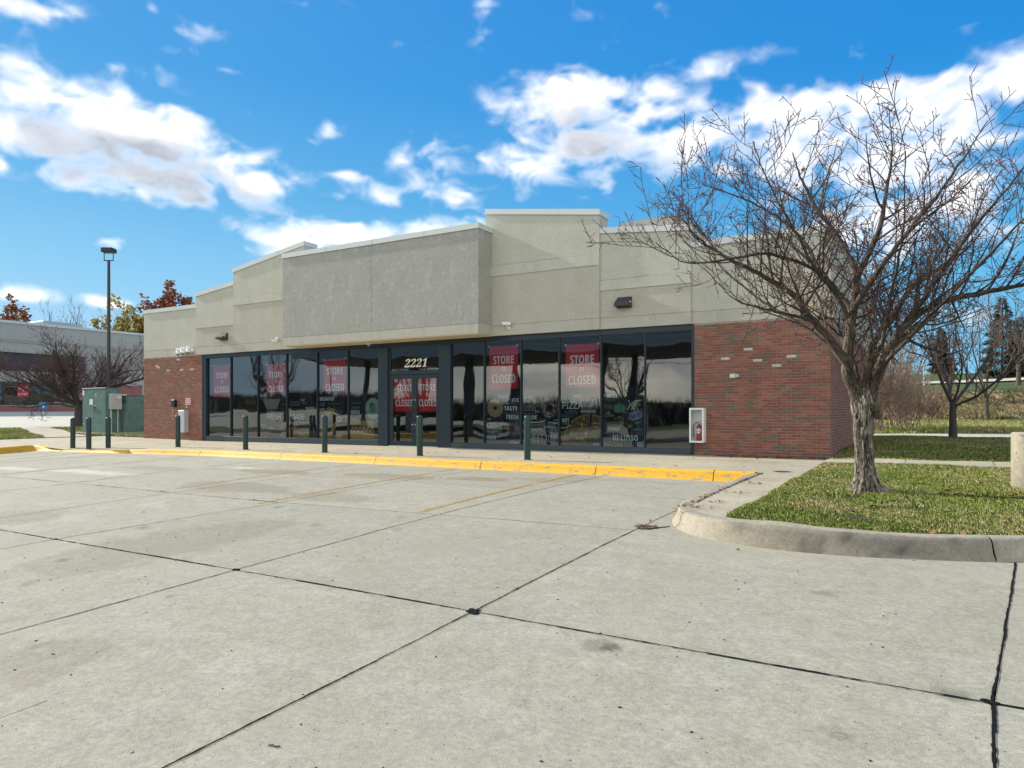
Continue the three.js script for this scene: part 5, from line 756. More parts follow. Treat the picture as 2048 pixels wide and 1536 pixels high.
{ // the large neighbour across the road: grey stucco, ribbon of dark glass, brick foot
  const X = -94, yb = 1.0, t = thing('neighbour_building', 'large grey stucco building with a dark glass front across the road', 'building', [X, yb, 0]);
  const wallM = stucco(0.52, 0.525, 0.51), brickM = std({ color: lin(0.30, 0.12, 0.10), roughness: 0.9 }), Z0 = -42.5, Z1 = 40;
  obj('wall', [bx(-30, 3.55, Z0, 0, 10.5, Z1), bx(-30, -0.5, Z0, 0, 0.75, -35.2), bx(-30, -0.5, Z0, -0.4, 3.549, Z1 - 1)], wallM, t);
  obj('parapet_band', bx(-0.5, 8.2, Z0 - 0.02, 0.06, 8.6, Z1), stucco(0.44, 0.42, 0.38), t); obj('coping', bx(-30.1, 10.5, Z0 - 0.1, 0.12, 10.8, Z1 + 0.1), capMat, t);
  obj('brick_panel', bx(-0.3, 0.0, Z0 + 1.2, 0.03, 3.54, -32.6), brickM, t); obj('brick_foot', bx(-0.38, -0.5, -32.6, 0.05, 0.72, Z1 - 1), brickM, t); obj('corner_pier', bx(-0.3, -0.5, Z0 + 0.02, 0.04, 3.54, Z0 + 1.19), wallM, t);
  const dark = std({ color: lin(0.035, 0.03, 0.034), roughness: 0.25 }), warm = std({ color: lin(0.28, 0.22, 0.10), roughness: 0.6 });
  obj('sign_band', bx(-0.2, 4.9, -33.5, 0.05, 7.05, -2), std({ color: lin(0.05, 0.03, 0.035), roughness: 0.4 }), t); obj('band_rail', [bx(0.051, 6.95, -33.5, 0.12, 7.05, -2), bx(0.051, 4.9, -33.5, 0.12, 5.0, -2)], blackMat, t);
  obj('window_head', bx(-0.35, 3.3, -32.6, 0.02, 3.549, Z1 - 1), blackMat, t);
  for (let k = 0; k < 14; k++) { const z = -32.5 + k * 2.75, w = new THREE.Group(); w.name = 'window'; t.add(w); obj('pane', bx(-0.2, 0.78, z + 0.08, -0.12, 3.3, z + 2.67), glassMat, w); obj('mullion', bx(-0.3, 0.73, z - 0.07, 0.0, 3.3, z + 0.07), blackMat, w); if (k % 3 !== 1) obj('blind', bx(-0.34, 2.0, z + 0.3, -0.3, 3.0, z + 2.4), warm, w); }
  obj('sill', bx(-0.38, 0.72, -32.6, 0.1, 0.78, Z1 - 1), wallM, t);
  obj('roof_unit', [cbx(-9, 10.8, -36, -5, 11.8, -31, 0.05)], greyMetal, t);
  const pt = thing('closed_poster', 'red STORE IS CLOSED poster in the far building window at left', 'poster', [X + 0.06, yb + 1.75, -26.3], Math.PI / 2); const g = new THREE.PlaneGeometry(1.25, 1.5); g.translate(0, 0.75, 0); obj('paper', g, posterMat, pt); obj('batten', bx(-0.64, 1.49, -0.02, 0.64, 1.53, 0.02), whiteMetal, pt);
  for (const [z, l] of [[-27.1, 'small blue parking sign left of the far building tree'], [-33.5, 'small blue parking sign right of the far building tree']]) { const s = thing('parking_sign', l, 'sign', [X + 2.2, yb - 0.02, z + 6], Math.PI / 2); obj('post', cyl(0, 0, 0, 0.03, 0.9, 0.03, 8), greyMetal, s); obj('plate', cbx(-0.45, 0.35, 0.031, 0.45, 1.2, 0.05, 0.01), std({ color: lin(0.03, 0.22, 0.5), roughness: 0.4 }), s); obj('emblem', [cbx(-0.12, 0.5, 0.0505, 0.12, 0.95, 0.056, 0.004), cbx(-0.06, 0.98, 0.0505, 0.06, 1.08, 0.056, 0.004)], whiteMetal, s); }
  struct('neighbour_walk', bx(X, yb - 0.4, Z0, X + 3.6, yb - 0.02, Z1), farRoadMat, 'raised walk along the far building');
}

// ───────── bare trees ─────────
const UPV = V3(0, 1, 0);
function perp(d, r) { const a = Math.abs(d.y) < 0.9 ? V3(0, 1, 0) : V3(1, 0, 0); const n = V3().crossVectors(d, a).normalize(), w = V3().crossVectors(d, n), q = r() * Math.PI * 2; return n.multiplyScalar(Math.cos(q)).addScaledVector(w, Math.sin(q)); }
function growTwigs(P, r, acc, p0, d0, len, rad, lvl) {                 // acc: {limb, twig} mesh builders; returns nothing
  const n = Math.max(3, Math.ceil(len / P.seg[lvl])), step = len / n, pts = [p0.clone()], rr = [rad]; let d = d0.clone(), p = p0.clone();
  for (let k = 1; k <= n; k++) {
    d.addScaledVector(perp(d, r), P.wig[lvl] * (0.4 + 0.9 * r())); d.y += P.up[lvl] * step * 2; d.normalize();
    p = p.clone().addScaledVector(d, step); pts.push(p); rr.push(Math.max(P.rmin, rad * (1 - 0.72 * k / n)));
  }
  tubeInto(lvl <= P.limbLevel ? acc.limb : acc.twig, pts, rr, P.sides[lvl]);
  acc.tips?.push([p.clone(), d.clone(), lvl]);
  if (lvl + 1 < P.wig.length) sprout(P, r, acc, pts, rr, len, lvl, 0.18);
}
function sprout(P, r, acc, pts, rr, len, lvl, from) {
  const kids = Math.round(len * P.kids[lvl] * (0.75 + 0.5 * r())), N = pts.length - 1; let roll = r() * 6.28;
  for (let k = 0; k < kids; k++) {
    const t = Math.min(0.999, from + (1 - from) * (k + r()) / kids), f = t * N, i = Math.floor(f), a = pts[i], b = pts[i + 1], p = a.clone().lerp(b, f - i), d = b.clone().sub(a).normalize();
    let side = perp(d, r); if (side.y < -0.2 && r() < P.lift) side.y *= -1;
    const ang = P.ang[lvl] * (0.7 + 0.6 * r()), cd = d.clone().multiplyScalar(Math.cos(ang)).addScaledVector(side, Math.sin(ang)).normalize();
    const L = Math.min(P.cap[lvl + 1], len * P.ratio[lvl] * (0.45 + 0.75 * r()) * (1.08 - 0.55 * t));
    if (L < 0.04) continue;
    growTwigs(P, r, acc, p, cd, L, Math.max(P.rmin, Math.min(0.016 * (P.thin ?? 99), mix(rr[i], rr[i + 1], f - i) * (0.38 + 0.25 * r()))), lvl + 1);
  }
}
function limbPath(pts, wob, r, per = 7) { const c = new THREE.CatmullRomCurve3(pts, false, 'centripetal'), n = (pts.length - 1) * per; return Array.from({ length: n + 1 }, (_, k) => c.getPoint(k / n).add(V3((r() - 0.5) * wob, (r() - 0.5) * wob, (r() - 0.5) * wob))); }
// the crab apple on the island
{
  const X = -0.76, Z = 6.3, base = lawnY(X, Z) - 0.04, t = thing('crabapple_tree', 'bare spreading crab apple tree with a thick flaking trunk on the island lawn', 'tree', [X, base, Z]);
  const R = V3(CS, 0, -SN), T = V3(SN, 0, CS), at = ([a, h, b]) => V3(0, 0, 0).addScaledVector(R, a * (h > 1.7 ? 0.93 : 1)).addScaledVector(UPV, h).addScaledVector(T, b), r = rngOf(2024);
  { // trunk: flared foot with root ridges, knots under the fork
    const b = new MB(), N = 40, K = 46, H = 1.55;
    for (let k = 0; k <= K; k++) {
      const h = k / K * H, cx = -0.02 - 0.05 * Math.sin(h * 1.2), y = h;
      for (let j = 0; j <= N; j++) {
        const a = j / N * Math.PI * 2, ca = Math.cos(a), sa = Math.sin(a), flare = 0.13 * Math.exp(-h * 6.5) * (1 + 0.55 * Math.sin(a * 3 + 0.7) + 0.5 * Math.sin(a * 5 + 2)) + 0.1 * Math.exp(-h * 5) * Math.max(0, ca) ** 2;
        let q = 0.118 - 0.008 * h + flare * 0.8 + 0.045 * Math.exp(-(((h - 1.24) / 0.25) ** 2)) * (1 + 0.35 * Math.sin(a * 4 + 1)) + 0.018 * n3(ca * 2.2 + 5, h * 3.2, sa * 2.2) + 0.010 * n3(ca * 6, h * 4, sa * 6) + 0.012 * Math.sin(a * 7 + h * 1.5 + n3(h * 3, 1, 2) * 2) * (1 - h * 0.4);
        if (h > 1.38) q *= 1 - 0.35 * (h - 1.38) / 0.17;
        const lx = cx + q * ca, lz = q * sa, p = V3(0, y, 0).addScaledVector(R, lx).addScaledVector(T, lz), n = V3(0, 0.1, 0).addScaledVector(R, ca).addScaledVector(T, sa).normalize();
        b.v(p.x, p.y, p.z, n.x, n.y, n.z, j / N, h * 0.9);
      }
    }
    for (let k = 0; k < K; k++) for (let j = 0; j < N; j++) { const o = k * (N + 1) + j; b.quad(o, o + N + 1, o + N + 2, o + 1); }
    const g = b.geo(); g.deleteAttribute('normal'); g.computeVertexNormals(); // the winding is checked here: outward from the axis
    const nn = g.attributes.normal, pp = g.attributes.position; let s = 0; for (let k = 0; k < nn.count; k++) s += nn.getX(k) * pp.getX(k) + nn.getZ(k) * pp.getZ(k); if (s < 0) { const ix = g.index.array; for (let k = 0; k < ix.length; k += 3) { const q = ix[k + 1]; ix[k + 1] = ix[k + 2]; ix[k + 2] = q; } g.computeVertexNormals(); }
    obj('trunk', g, barkMat, t);
    const knots = []; for (const [a, h, b2, s] of [[-0.155, 0.98, 0.07, 0.04], [0.09, 1.10, 0.10, 0.06], [0.02, 1.18, 0.13, 0.05], [-0.15, 1.28, 0.07, 0.045]]) { const k = new THREE.SphereGeometry(s, 12, 10); k.scale(1, 1.25, 0.8); const p = at([a, h, b2]); k.translate(p.x, p.y, p.z); knots.push(k); } obj('knot', knots, barkMat, t);
  }
  const limbs = [[[-0.24,2.32,0.00],[-0.52,2.74,0.10],[-0.84,2.98,0.30],[-1.70,3.17,0.60],[-2.45,3.04,0.80],[-2.95,3.0,0.90],[-3.35,3.25,0.90]],
[[-0.12,1.15,0.00],[-0.16,1.35,0.02],[-0.40,1.85,0.10],[-1.01,2.43,0.25],[-1.21,2.67,0.30],[-1.77,2.95,0.40],[-2.25,3.2,0.35],[-2.6,3.45,0.30],[-2.9,3.8,0.30]],
[[-0.10,1.15,0.00],[-0.13,1.30,0.00],[-0.30,1.70,0.05],[-0.28,2.27,0.05],[-0.19,2.70,0.00],[-0.16,2.97,0.00],[-0.31,3.55,-0.20],[-0.6,4.0,-0.30],[-0.8,4.45,-0.40],[-0.95,4.85,-0.40]],
[[-0.24,2.53,0.00],[-0.52,3.08,-0.30],[-0.72,3.67,-0.60],[-1.12,4.15,-0.90],[-1.6,4.45,-1.10],[-2.1,4.65,-1.20]],
[[-0.16,2.97,0.00],[0.00,3.57,0.30],[0.07,4.1,0.40],[0.19,4.6,0.30],[0.15,5.12,0.30]],
[[-0.22,2.53,0.00],[0.07,3.22,0.50],[0.42,3.75,0.80],[0.72,4.25,1.00],[1.0,4.7,1.10]],
[[-0.04,1.15,0.00],[-0.02,1.35,0.00],[0.17,2.04,-0.20],[0.61,2.49,-0.40],[1.05,2.92,-0.70],[1.56,3.2,-1.00],[2.11,3.5,-1.20],[2.60,3.9,-1.30]],
[[0.00,1.15,0.00],[0.05,1.38,0.00],[0.37,2.19,0.15],[0.77,2.55,0.35],[1.52,2.71,0.60],[2.17,2.83,0.90],[2.95,3.05,1.00]],
[[0.02,1.15,0.00],[0.08,1.38,0.00],[0.19,1.80,0.00],[0.42,2.00,-0.10],[0.77,2.19,-0.40],[1.14,2.39,-0.70],[1.77,2.63,-1.10],[2.39,3.01,-1.40]],
[[0.45,2.32,0.20],[0.73,2.95,0.60],[1.05,3.5,0.80],[1.42,4.0,1.00],[1.75,4.5,1.10]],
[[-0.09,1.2,0.03],[-0.10,1.5,0.1],[-0.12,2.04,0.60],[-0.31,2.67,1.20],[-0.59,3.22,1.90],[-0.87,3.85,2.40]],
[[-0.09,1.2,-0.03],[-0.08,1.56,-0.1],[-0.03,2.11,-0.60],[0.03,2.74,-1.30],[-0.10,3.50,-2.10],[-0.24,4.19,-2.60]],
[[0.00,1.3,0.05],[0.04,1.6,0.15],[0.31,2.18,0.70],[0.69,2.88,1.40],[1.07,3.57,2.00],[1.35,4.19,2.30]],
[[-0.13,1.4,-0.03],[-0.22,1.72,-0.12],[-0.59,2.32,-0.60],[-1.11,2.88,-1.30],[-1.63,3.57,-1.90],[-1.98,4.19,-2.20]],
[[-0.94,2.36,0.24],[-1.35,2.39,0.50],[-1.91,2.45,0.80],[-2.32,2.53,1.00],[-2.74,2.88,1.10]],
[[0.77,2.19,-0.40],[1.14,2.04,-0.40],[1.56,1.98,-0.50],[2.04,2.11,-0.60]],
[[-0.60,2.78,0.16],[-1.21,2.95,0.90],[-1.63,3.29,1.30],[-2.04,3.78,1.50],[-2.29,4.26,1.60]]];
  const r0 = [0.042, 0.085, 0.11, 0.05, 0.05, 0.048, 0.085, 0.095, 0.07, 0.042, 0.05, 0.05, 0.045, 0.05, 0.03, 0.026, 0.03];
  const P = { seg: [0.2, 0.13, 0.09, 0.06, 0.05], wig: [0.1, 0.13, 0.17, 0.2, 0.25], up: [0.1, 0.22, 0.26, 0.35, 0.5], kids: [5.4, 6.6, 9.5, 7], ang: [0.95, 0.95, 0.95, 0.9], ratio: [0.5, 0.5, 0.45, 0.4], cap: [9, 1.15, 0.62, 0.32, 0.13], sides: [10, 6, 4, 3, 3], rmin: 0.0038, limbLevel: 1, lift: 0.55, thin: 1 };
  const twig = new MB(), tips = [];
  limbs.forEach((pts, k) => {
    const path = limbPath(pts.map(at), 0.02, r, 6), n = path.length - 1, rr = path.map((_, i) => Math.max(0.006, r0[k] * (1 - 0.93 * (i / n) ** 0.75))), limb = new MB();
    tubeInto(limb, path, rr, 10); const len = path.reduce((s, p, i) => s + (i ? p.distanceTo(path[i - 1]) : 0), 0);
    sprout(P, r, { limb, twig, tips }, path, rr, len, 0, pts[0][1] < 1.5 ? 0.28 : 0.12);
    obj('limb', limb.geo(), limbMat, t);
  });
  // water shoots from the fork
  for (let k = 0; k < 16; k++) { const p = at([-0.15 + r() * 0.3, 1.3 + r() * 0.5, -0.05 + r() * 0.25]), d = V3((r() - 0.5) * 0.7, 1, (r() - 0.5) * 0.5).normalize(); growTwigs(P, r, { limb: twig, twig }, p, d, 0.6 + r() * 0.9, 0.006, 3); }
  obj('twigs', twig.geo(), twigMat, t);
  // a few leaves that stay on
  const leaf = [], cols = [[0.42, 0.13, 0.05], [0.50, 0.22, 0.06], [0.33, 0.05, 0.05], [0.45, 0.28, 0.09]]; const lb = new MB();
  for (let k = 0; k < 70; k++) { const [p] = tips[Math.floor(r() * tips.length)]; if (p.y > 4.6 || r() < 0.3 && p.y > 3.4) continue; const c = cols[Math.floor(r() * 4)], a = perp(UPV, r).multiplyScalar(0.02 + r() * 0.02), d = V3((r() - 0.5), -0.8, r() - 0.5).normalize().multiplyScalar(0.045 + r() * 0.03), n = a.clone().cross(d).normalize(), q = (v) => lb.v(v.x, v.y, v.z, n.x, n.y, n.z, 0, 0, c); const i0 = q(p.clone()), i1 = q(p.clone().add(a).addScaledVector(d, 0.5)), i2 = q(p.clone().add(d)), i3 = q(p.clone().sub(a).addScaledVector(d, 0.5)); lb.quad(i0, i1, i2, i3); }
  obj('dry_leaves', lb.geo(), std({ vertexColors: true, roughness: 0.8, side: THREE.DoubleSide }), t);
}
function bareTree(name, label, [x, y, z], H, o = {}) {
  const r = rngOf(o.seed ?? 1), t = thing(name, label, 'tree', [x, y, z], 0, o.group), s = H / 5, P = { seg: [0.3 * s, 0.2 * s, 0.13 * s, 0.1 * s], wig: [0.12, 0.16, 0.2, 0.24], up: o.up ?? [0.12, 0.3, 0.3, 0.4], kids: (o.kids ?? [3.0, 3.6, 4.2]).map((k) => k / s), ang: o.ang ?? [0.8, 0.85, 0.9], ratio: [0.55, 0.5, 0.45], cap: [9 * s, 1.9 * s, 0.95 * s, 0.5 * s], sides: [7, 4, 3, 3], rmin: o.rmin ?? 0.004 * s, limbLevel: 0, lift: 0.6, thin: o.thin };
  const limb = new MB(), twig = new MB(), tips = [], fork = (o.fork ?? 0.22) * H, tr = (o.trunk ?? 0.045) * H / 2, lean = o.lean ?? 0;
  const tp = limbPath([V3(0, -0.1, 0), V3(lean * 0.3, fork * 0.5, 0), V3(lean, fork, 0), V3(lean * 1.1, fork * 1.15, 0)], 0.01 * s, r, 5), trunk = new MB(); tubeInto(trunk, tp, tp.map((_, i) => tr * (1.25 - 0.45 * i / tp.length + 0.5 * Math.exp(-i * 0.9))), 10); obj('trunk', trunk.geo(), o.bark ?? limbMat, t);
  const N = o.limbs ?? 7; for (let k = 0; k < N; k++) { const a = k / N * 6.28 + r() * 0.7, el = (o.spread ?? 0.75) + (r() - 0.5) * 0.5, d = V3(Math.cos(a) * Math.cos(el), Math.sin(el), Math.sin(a) * Math.cos(el)); growTwigs(P, r, { limb, twig, tips }, V3(lean + (r() - 0.5) * (o.foot ?? 0), fork * (0.9 + 0.2 * r()), (r() - 0.5) * (o.foot ?? 0)), d, H * (0.62 + 0.22 * r()), tr * (0.38 + 0.25 * r()), 0); }
  obj('limbs', limb.geo(), o.bark ?? limbMat, t); obj('crown', twig.geo(), o.twig ?? twigMat, t); return { t, tips };
}
function leafCrown(tips, parent, r, cols, n, size, spread) { const b = new MB(); for (let k = 0; k < n; k++) { const [p] = tips[Math.floor(r() * tips.length)], q = p.clone().add(V3((r() - 0.5) * spread, (r() - 0.5) * spread, (r() - 0.5) * spread)), c = cols[Math.floor(r() * cols.length)], a = perp(UPV, r), d = perp(a, r), s = size * (0.6 + 0.8 * r()), nn = a.clone().cross(d).normalize(); a.multiplyScalar(s * 0.5); d.multiplyScalar(s); const f = (v) => b.v(v.x, v.y, v.z, nn.x, nn.y, nn.z, 0, 0, c); b.quad(f(q), f(q.clone().add(a).addScaledVector(d, 0.5)), f(q.clone().add(d)), f(q.clone().sub(a).addScaledVector(d, 0.5))); } obj('leaves', b.geo(), std({ vertexColors: true, roughness: 0.85, side: THREE.DoubleSide }), parent); }
// right background
bareTree('small_tree', 'dark bare forked tree standing in the shade behind the lawn', [0.66, lawnY(0.66, -12.5), -12.5], 4.9, { seed: 5, fork: 0.24, trunk: 0.045, limbs: 5, spread: 0.8, kids: [2.6, 3.2, 3.6], bark: std({ color: lin(0.05, 0.042, 0.038), roughness: 0.9 }), rmin: 0.006 });
{ const brown = std({ color: lin(0.20, 0.135, 0.10), roughness: 0.9 }), tan = std({ color: lin(0.28, 0.21, 0.14), roughness: 0.9 });
  [[-2.4, -19.3, 4.2, 'tall reddish bare shrub right behind the brick corner'], [-1.75, -20.4, 4.4, 'tall bare shrub with a few orange leaves behind the shop'], [-3.4, -22, 4.0, 'bare shrub half hidden behind the brick corner'], [-1.05, -23.5, 3.4, 'lower bare brush right of the tall shrubs'], [-0.5, -25.5, 2.3, 'low tangled bare shrub at the right end of the brush']].forEach(([x, z, H, l], k) => { const { t, tips } = bareTree('shrub', l, [x, terrainY(x, z) + 0.02, z], H, { seed: 40 + k, fork: 0.03, trunk: 0.02, limbs: 18, spread: 1.2, foot: 1.3, kids: [3.2, 3.4, 2.4], bark: brown, twig: k % 2 ? tan : brown, rmin: 0.007, group: 'bare shrubs behind the shop' }); if (k < 2) leafCrown(tips, t, rngOf(k + 9), [[0.4, 0.16, 0.06], [0.34, 0.12, 0.05]], 60, 0.11, 0.2); });
  [[3.2, -40, 7.5, 'tall thin bare tree at the foot of the hill'], [-1.5, -38, 7, 'bare tree behind the shrubs at the foot of the hill'], [1.2, -46, 8, 'bare grey tree on the hillside behind the small dark tree'], [6.5, -58, 9, 'bare tree near the hilltop spruces'], [-3.5, -52, 9, 'bare tree on the hillside left of the pale post']].forEach(([x, z, H, l], k) => bareTree('hill_tree', l, [x, terrainY(x, z), z], H, { seed: 60 + k, fork: 0.2, trunk: 0.035, limbs: 6, spread: 1.0, kids: [2.2, 2.6, 2.4], rmin: 0.013, group: 'bare trees on the hill', twig: std({ color: lin(0.12, 0.09, 0.075), roughness: 0.9 }) })); }
{ // brush on the slope: a mass nobody could count
  const r = rngOf(303), b = new MB(); for (let k = 0; k < 5; k++) { const a = k * 1.26, l = 0.6 + 0.5 * r(), tip = V3(Math.cos(a) * 0.5 * r(), l, Math.sin(a) * 0.5 * r()), w = 0.025; const n = V3(Math.cos(a), 0.3, Math.sin(a)); b.i.push(b.v(-w, 0, 0, n.x, n.y, n.z, 0, 0), b.v(w, 0, 0, n.x, n.y, n.z, 0, 0), b.v(tip.x, tip.y, tip.z, n.x, n.y, n.z, 0, 0)); }
  const N = 26000, im = new THREE.InstancedMesh(b.geo(), std({ color: lin(1, 1, 1), roughness: 1, side: THREE.DoubleSide }), N), M = new THREE.Matrix4(); let c = 0;
  while (c < N) { const x = -12 + r() * 34, z = -37 - r() * 21, n = fbm(x * 0.25, z * 0.25, 3); if (z > -40 + n * 4 || (z < -51 + n * 3) || r() > 0.75 + n) continue; const s = 0.28 + r() * 0.42; M.compose(V3(x, terrainY(x, z) - 0.03, z), new THREE.Quaternion().setFromEuler(new THREE.Euler(0, r() * 6, 0)), V3(s * 2.2, s * (0.75 + n), s * 2.2)); im.setMatrixAt(c, M); const q = r(), e = n * 0.5; im.setColorAt(c++, q < 0.55 ? lin(0.66 + e * 0.3, 0.53 + e * 0.2, 0.30) : q < 0.8 ? lin(0.40, 0.31, 0.18) : lin(0.24, 0.30, 0.11)); }
  im.name = numbered('hillside_brush'); im.castShadow = im.receiveShadow = true; scene.add(im); tag(im, 'dry straw and brush covering the slope of the hill', 'brush', undefined, 'stuff'); }
function spruce(x, z, H, label, seed) {
  const y = terrainY(x, z) - 0.1, t = thing('spruce_tree', label, 'tree', [x, y, z], 0, 'dark spruces on the hilltop'), r = rngOf(seed), b = new MB(), W = H * 0.36;
  obj('trunk', cyl(0, 0, 0, H * 0.022, H * 0.95, H * 0.004, 8), limbMat, t);
  for (let k = 0; k < 5200; k++) { const h = 0.06 + 0.94 * (1 - Math.sqrt(r())), lay = 0.75 + 0.25 * Math.sin(h * 60 + 3 * n3(h * 5, seed, 1)), R = W * (1 - h) ** 0.85 * (0.35 + 0.65 * Math.sqrt(r())) * lay, a = r() * 6.28 + 0, rx = R * (0.85 + 0.3 * n3(Math.cos(a) * 2, h * 6, Math.sin(a) * 2 + seed)), p = V3(Math.cos(a) * rx, h * H - rx * 0.22, Math.sin(a) * rx), o = V3(Math.cos(a), -0.35 + 0.3 * r(), Math.sin(a)).normalize(), s = perp(o, r).multiplyScalar(0.05 + 0.05 * r()), L = 0.22 + 0.3 * r(), n = V3(Math.cos(a), 0.9, Math.sin(a)).normalize(), g = 0.6 + 0.7 * r(), c = [0.028 * g, 0.052 * g, 0.036 * g]; const f = (v) => b.v(v.x, v.y, v.z, n.x, n.y, n.z, 0, 0, c); b.i.push(f(p.clone().add(s)), f(p.clone().sub(s)), f(p.clone().addScaledVector(o, L))); }
  obj('crown', b.geo(), std({ vertexColors: true, roughness: 0.9, side: THREE.DoubleSide }), t);
}
spruce(6.2, -70, 8.6, 'tallest dark spruce on the hilltop', 1); spruce(8.0, -74, 6.4, 'shorter dark spruce right of the tallest one', 2); spruce(1.0, -80, 5.6, 'dark spruce on the hilltop behind the small dark tree', 3); spruce(9.6, -72, 5.2, 'spruce at the far right of the hilltop', 4);
{ const t = thing('marker_post', 'thin white post by the road on the hillside', 'post', [-0.6, terrainY(-0.6, -61), -61]); obj('post', cyl(0, 0, 0, 0.07, 2.4, 0.06, 10), whiteMetal, t); obj('cap', cyl(0, 2.4, 0, 0.09, 2.5, 0.05, 10), greyMetal, t); }
// left background
bareTree('ornamental_tree', 'bare wide-crowned tree on the left lawn in front of the far building', [-47.7, leftLawnY(-46, -8.2) + 0.05, -8.15], 6.6, { seed: 8, fork: 0.2, trunk: 0.07, limbs: 15, spread: 0.5, up: [0.02, 0.10, 0.2, 0.3], kids: [5.4, 6.4, 5.6], rmin: 0.0075, thin: 2, bark: std({ color: lin(0.055, 0.045, 0.042), roughness: 0.9 }) });
function autumn(name, label, x, z, H, cols, n, seed, size, y = 1.0) { const { t, tips } = bareTree(name, label, [x, y, z], H, { seed, fork: 0.3, trunk: 0.03, limbs: 9, spread: 0.95, kids: [2.4, 2.6, 1.6], rmin: 0.02, group: 'autumn trees behind the far building' }); if (n) leafCrown(tips, t, rngOf(seed + 1), cols, n, size, 1.0); }
const russet = [[0.34, 0.11, 0.05], [0.26, 0.075, 0.04], [0.40, 0.17, 0.06], [0.18, 0.08, 0.04]], gold = [[0.50, 0.40, 0.10], [0.38, 0.33, 0.08], [0.58, 0.42, 0.12], [0.24, 0.25, 0.08]];
autumn('oak_tree', 'big russet oak rising behind the left end of the shop roof', -110, -57, 16.4, russet, 7000, 21, 0.5);
autumn('maple_tree', 'yellow-leaved tree between the lamp pole and the shop', -116, -53.4, 14.4, gold, 5500, 23, 0.45);
autumn('grey_tree', 'bare grey treetop right beside the lamp pole', -119, -51.7, 15, null, 0, 25, 0);
autumn('oak_tree', 'russet treetop above the roof at the far left edge', -135, -42, 14.5, russet, 5000, 27, 0.5);
autumn('grey_tree', 'faint bare treetops above the far building roof', -136.6, -53, 16.3, null, 0, 29, 0);
{ const r = rngOf(61), t = thing('red_shrub', 'round red shrub by the far building at the left edge', 'shrub', [-91.2, 0.98, -17.2]), b = new MB(); for (let k = 0; k < 900; k++) { const a = r() * 6.28, e = Math.acos(r()), R = 0.95 * (0.7 + 0.3 * r()), p = V3(Math.cos(a) * Math.sin(e) * R * 1.3, Math.cos(e) * R, Math.sin(a) * Math.sin(e) * R * 1.3), n = p.clone().normalize(), u = perp(n, r).multiplyScalar(0.1), w = u.clone().cross(n), c = [0.26 + 0.1 * r(), 0.03, 0.035]; const f = (v) => b.v(v.x, v.y, v.z, n.x, n.y, n.z, 0, 0, c); b.i.push(f(p.clone().add(u)), f(p.clone().add(w)), f(p.clone().sub(u))); } obj('foliage', b.geo(), std({ vertexColors: true, roughness: 0.9, side: THREE.DoubleSide }), t); obj('stem', cyl(0, 0, 0, 0.05, 0.6, 0.03, 8), limbMat, t); }

// ───────── grass blades ─────────
function grassPatch(label, N, pick, hgt, seed, tone = 1) {
  const r = rngOf(seed), b = new MB(); for (let k = 0; k < 6; k++) { const a = k * 1.05 + 0.3 * r(), bend = 0.35 + 0.55 * r(), h = 0.75 + 0.4 * r(), dx = Math.cos(a), dz = Math.sin(a), w = 0.07, ox = (r() - 0.5) * 0.5, oz = (r() - 0.5) * 0.5; const p = (x, y, z) => b.v(ox + x, y, oz + z, dx * 0.35, 0.93, dz * 0.35, 0, 0); const A = p(-dz * w, 0, dx * w), B = p(dz * w, 0, -dx * w), C = p(dx * bend * 0.4 + dz * w * 0.8, h * 0.6, dz * bend * 0.4 - dx * w * 0.8), D = p(dx * bend * 0.4 - dz * w * 0.8, h * 0.6, dz * bend * 0.4 + dx * w * 0.8), E = p(dx * bend, h, dz * bend); b.quad(A, B, C, D); b.i.push(D, C, E); }
  const im = new THREE.InstancedMesh(b.geo(), std({ color: lin(1, 1, 1), roughness: 0.75, side: THREE.DoubleSide }), N), M = new THREE.Matrix4(), q = new THREE.Quaternion(), e = new THREE.Euler(); let c = 0, guard = 0;
  while (c < N && guard++ < N * 6) { const p = pick(r); if (!p) continue; const [x, y, z, sc = 1] = p, dry = clamp01(0.42 + fbm(x * 0.9 + 7, z * 0.9, 4) * 1.5 + fbm(x * 4, z * 4, 2) * 0.5), s = hgt * sc * (0.6 + 0.7 * r()), k = (0.75 + 0.5 * r()) * tone; e.set((r() - 0.5) * 0.5, r() * 6.28, (r() - 0.5) * 0.5); M.compose(V3(x, y, z), q.setFromEuler(e), V3(s, s, s)); im.setMatrixAt(c, M); const straw = r() < 0.12 + dry * 0.78; im.setColorAt(c++, straw ? lin(0.74 * k, 0.66 * k, 0.34 * k) : lin(0.34 * k, 0.46 * k, 0.07 * k)); }
  im.count = c; im.name = numbered('grass'); im.castShadow = im.receiveShadow = true; scene.add(im); tag(im, label, 'grass', undefined, 'stuff');
}
grassPatch('short green and straw grass on the tree island', 165000, (r) => { const z = 9.8 - 24 * r() ** 1.7, far = 17.25 - z, x = r() < 0.78 ? -1.9 + r() * (1.95 + 0.095 * far + 1.2) : 1 + r() * 7; if (z > edgeIn(x) - 0.01) return null; const pz = 0.55 - (x + 1.95) * 0.08; if (z > pz - 0.0 && z < pz + 1.0) return null; if (Math.hypot(x + 0.76, z - 6.3) < 0.2 || r() < soilAt(x, z) * 0.85) return null; if (fbm(x * 1.3 + 3, z * 1.6, 3) < -0.34) return null; return [x, lawnY(x, z) - 0.016, z, mix(1, 2.0, sstep(8, 30, far))]; }, 0.042, 900);
grassPatch('green grass round the utility cabinets', 30000, (r) => { const x = -46.4 + r() * 18.6, z = -14 + r() * 13.7; const u = (x + 31) / -16.6, wz = mix(1.2, -5.4, u); if (x < -31 && Math.abs(z - wz) < 0.85) return null; if (x > -35.9 && x < -32.4 && z > -4.2 && z < -1.5) return null; return [x, leftLawnY(x, z) - 0.01, z]; }, 0.10, 901, 1.15);
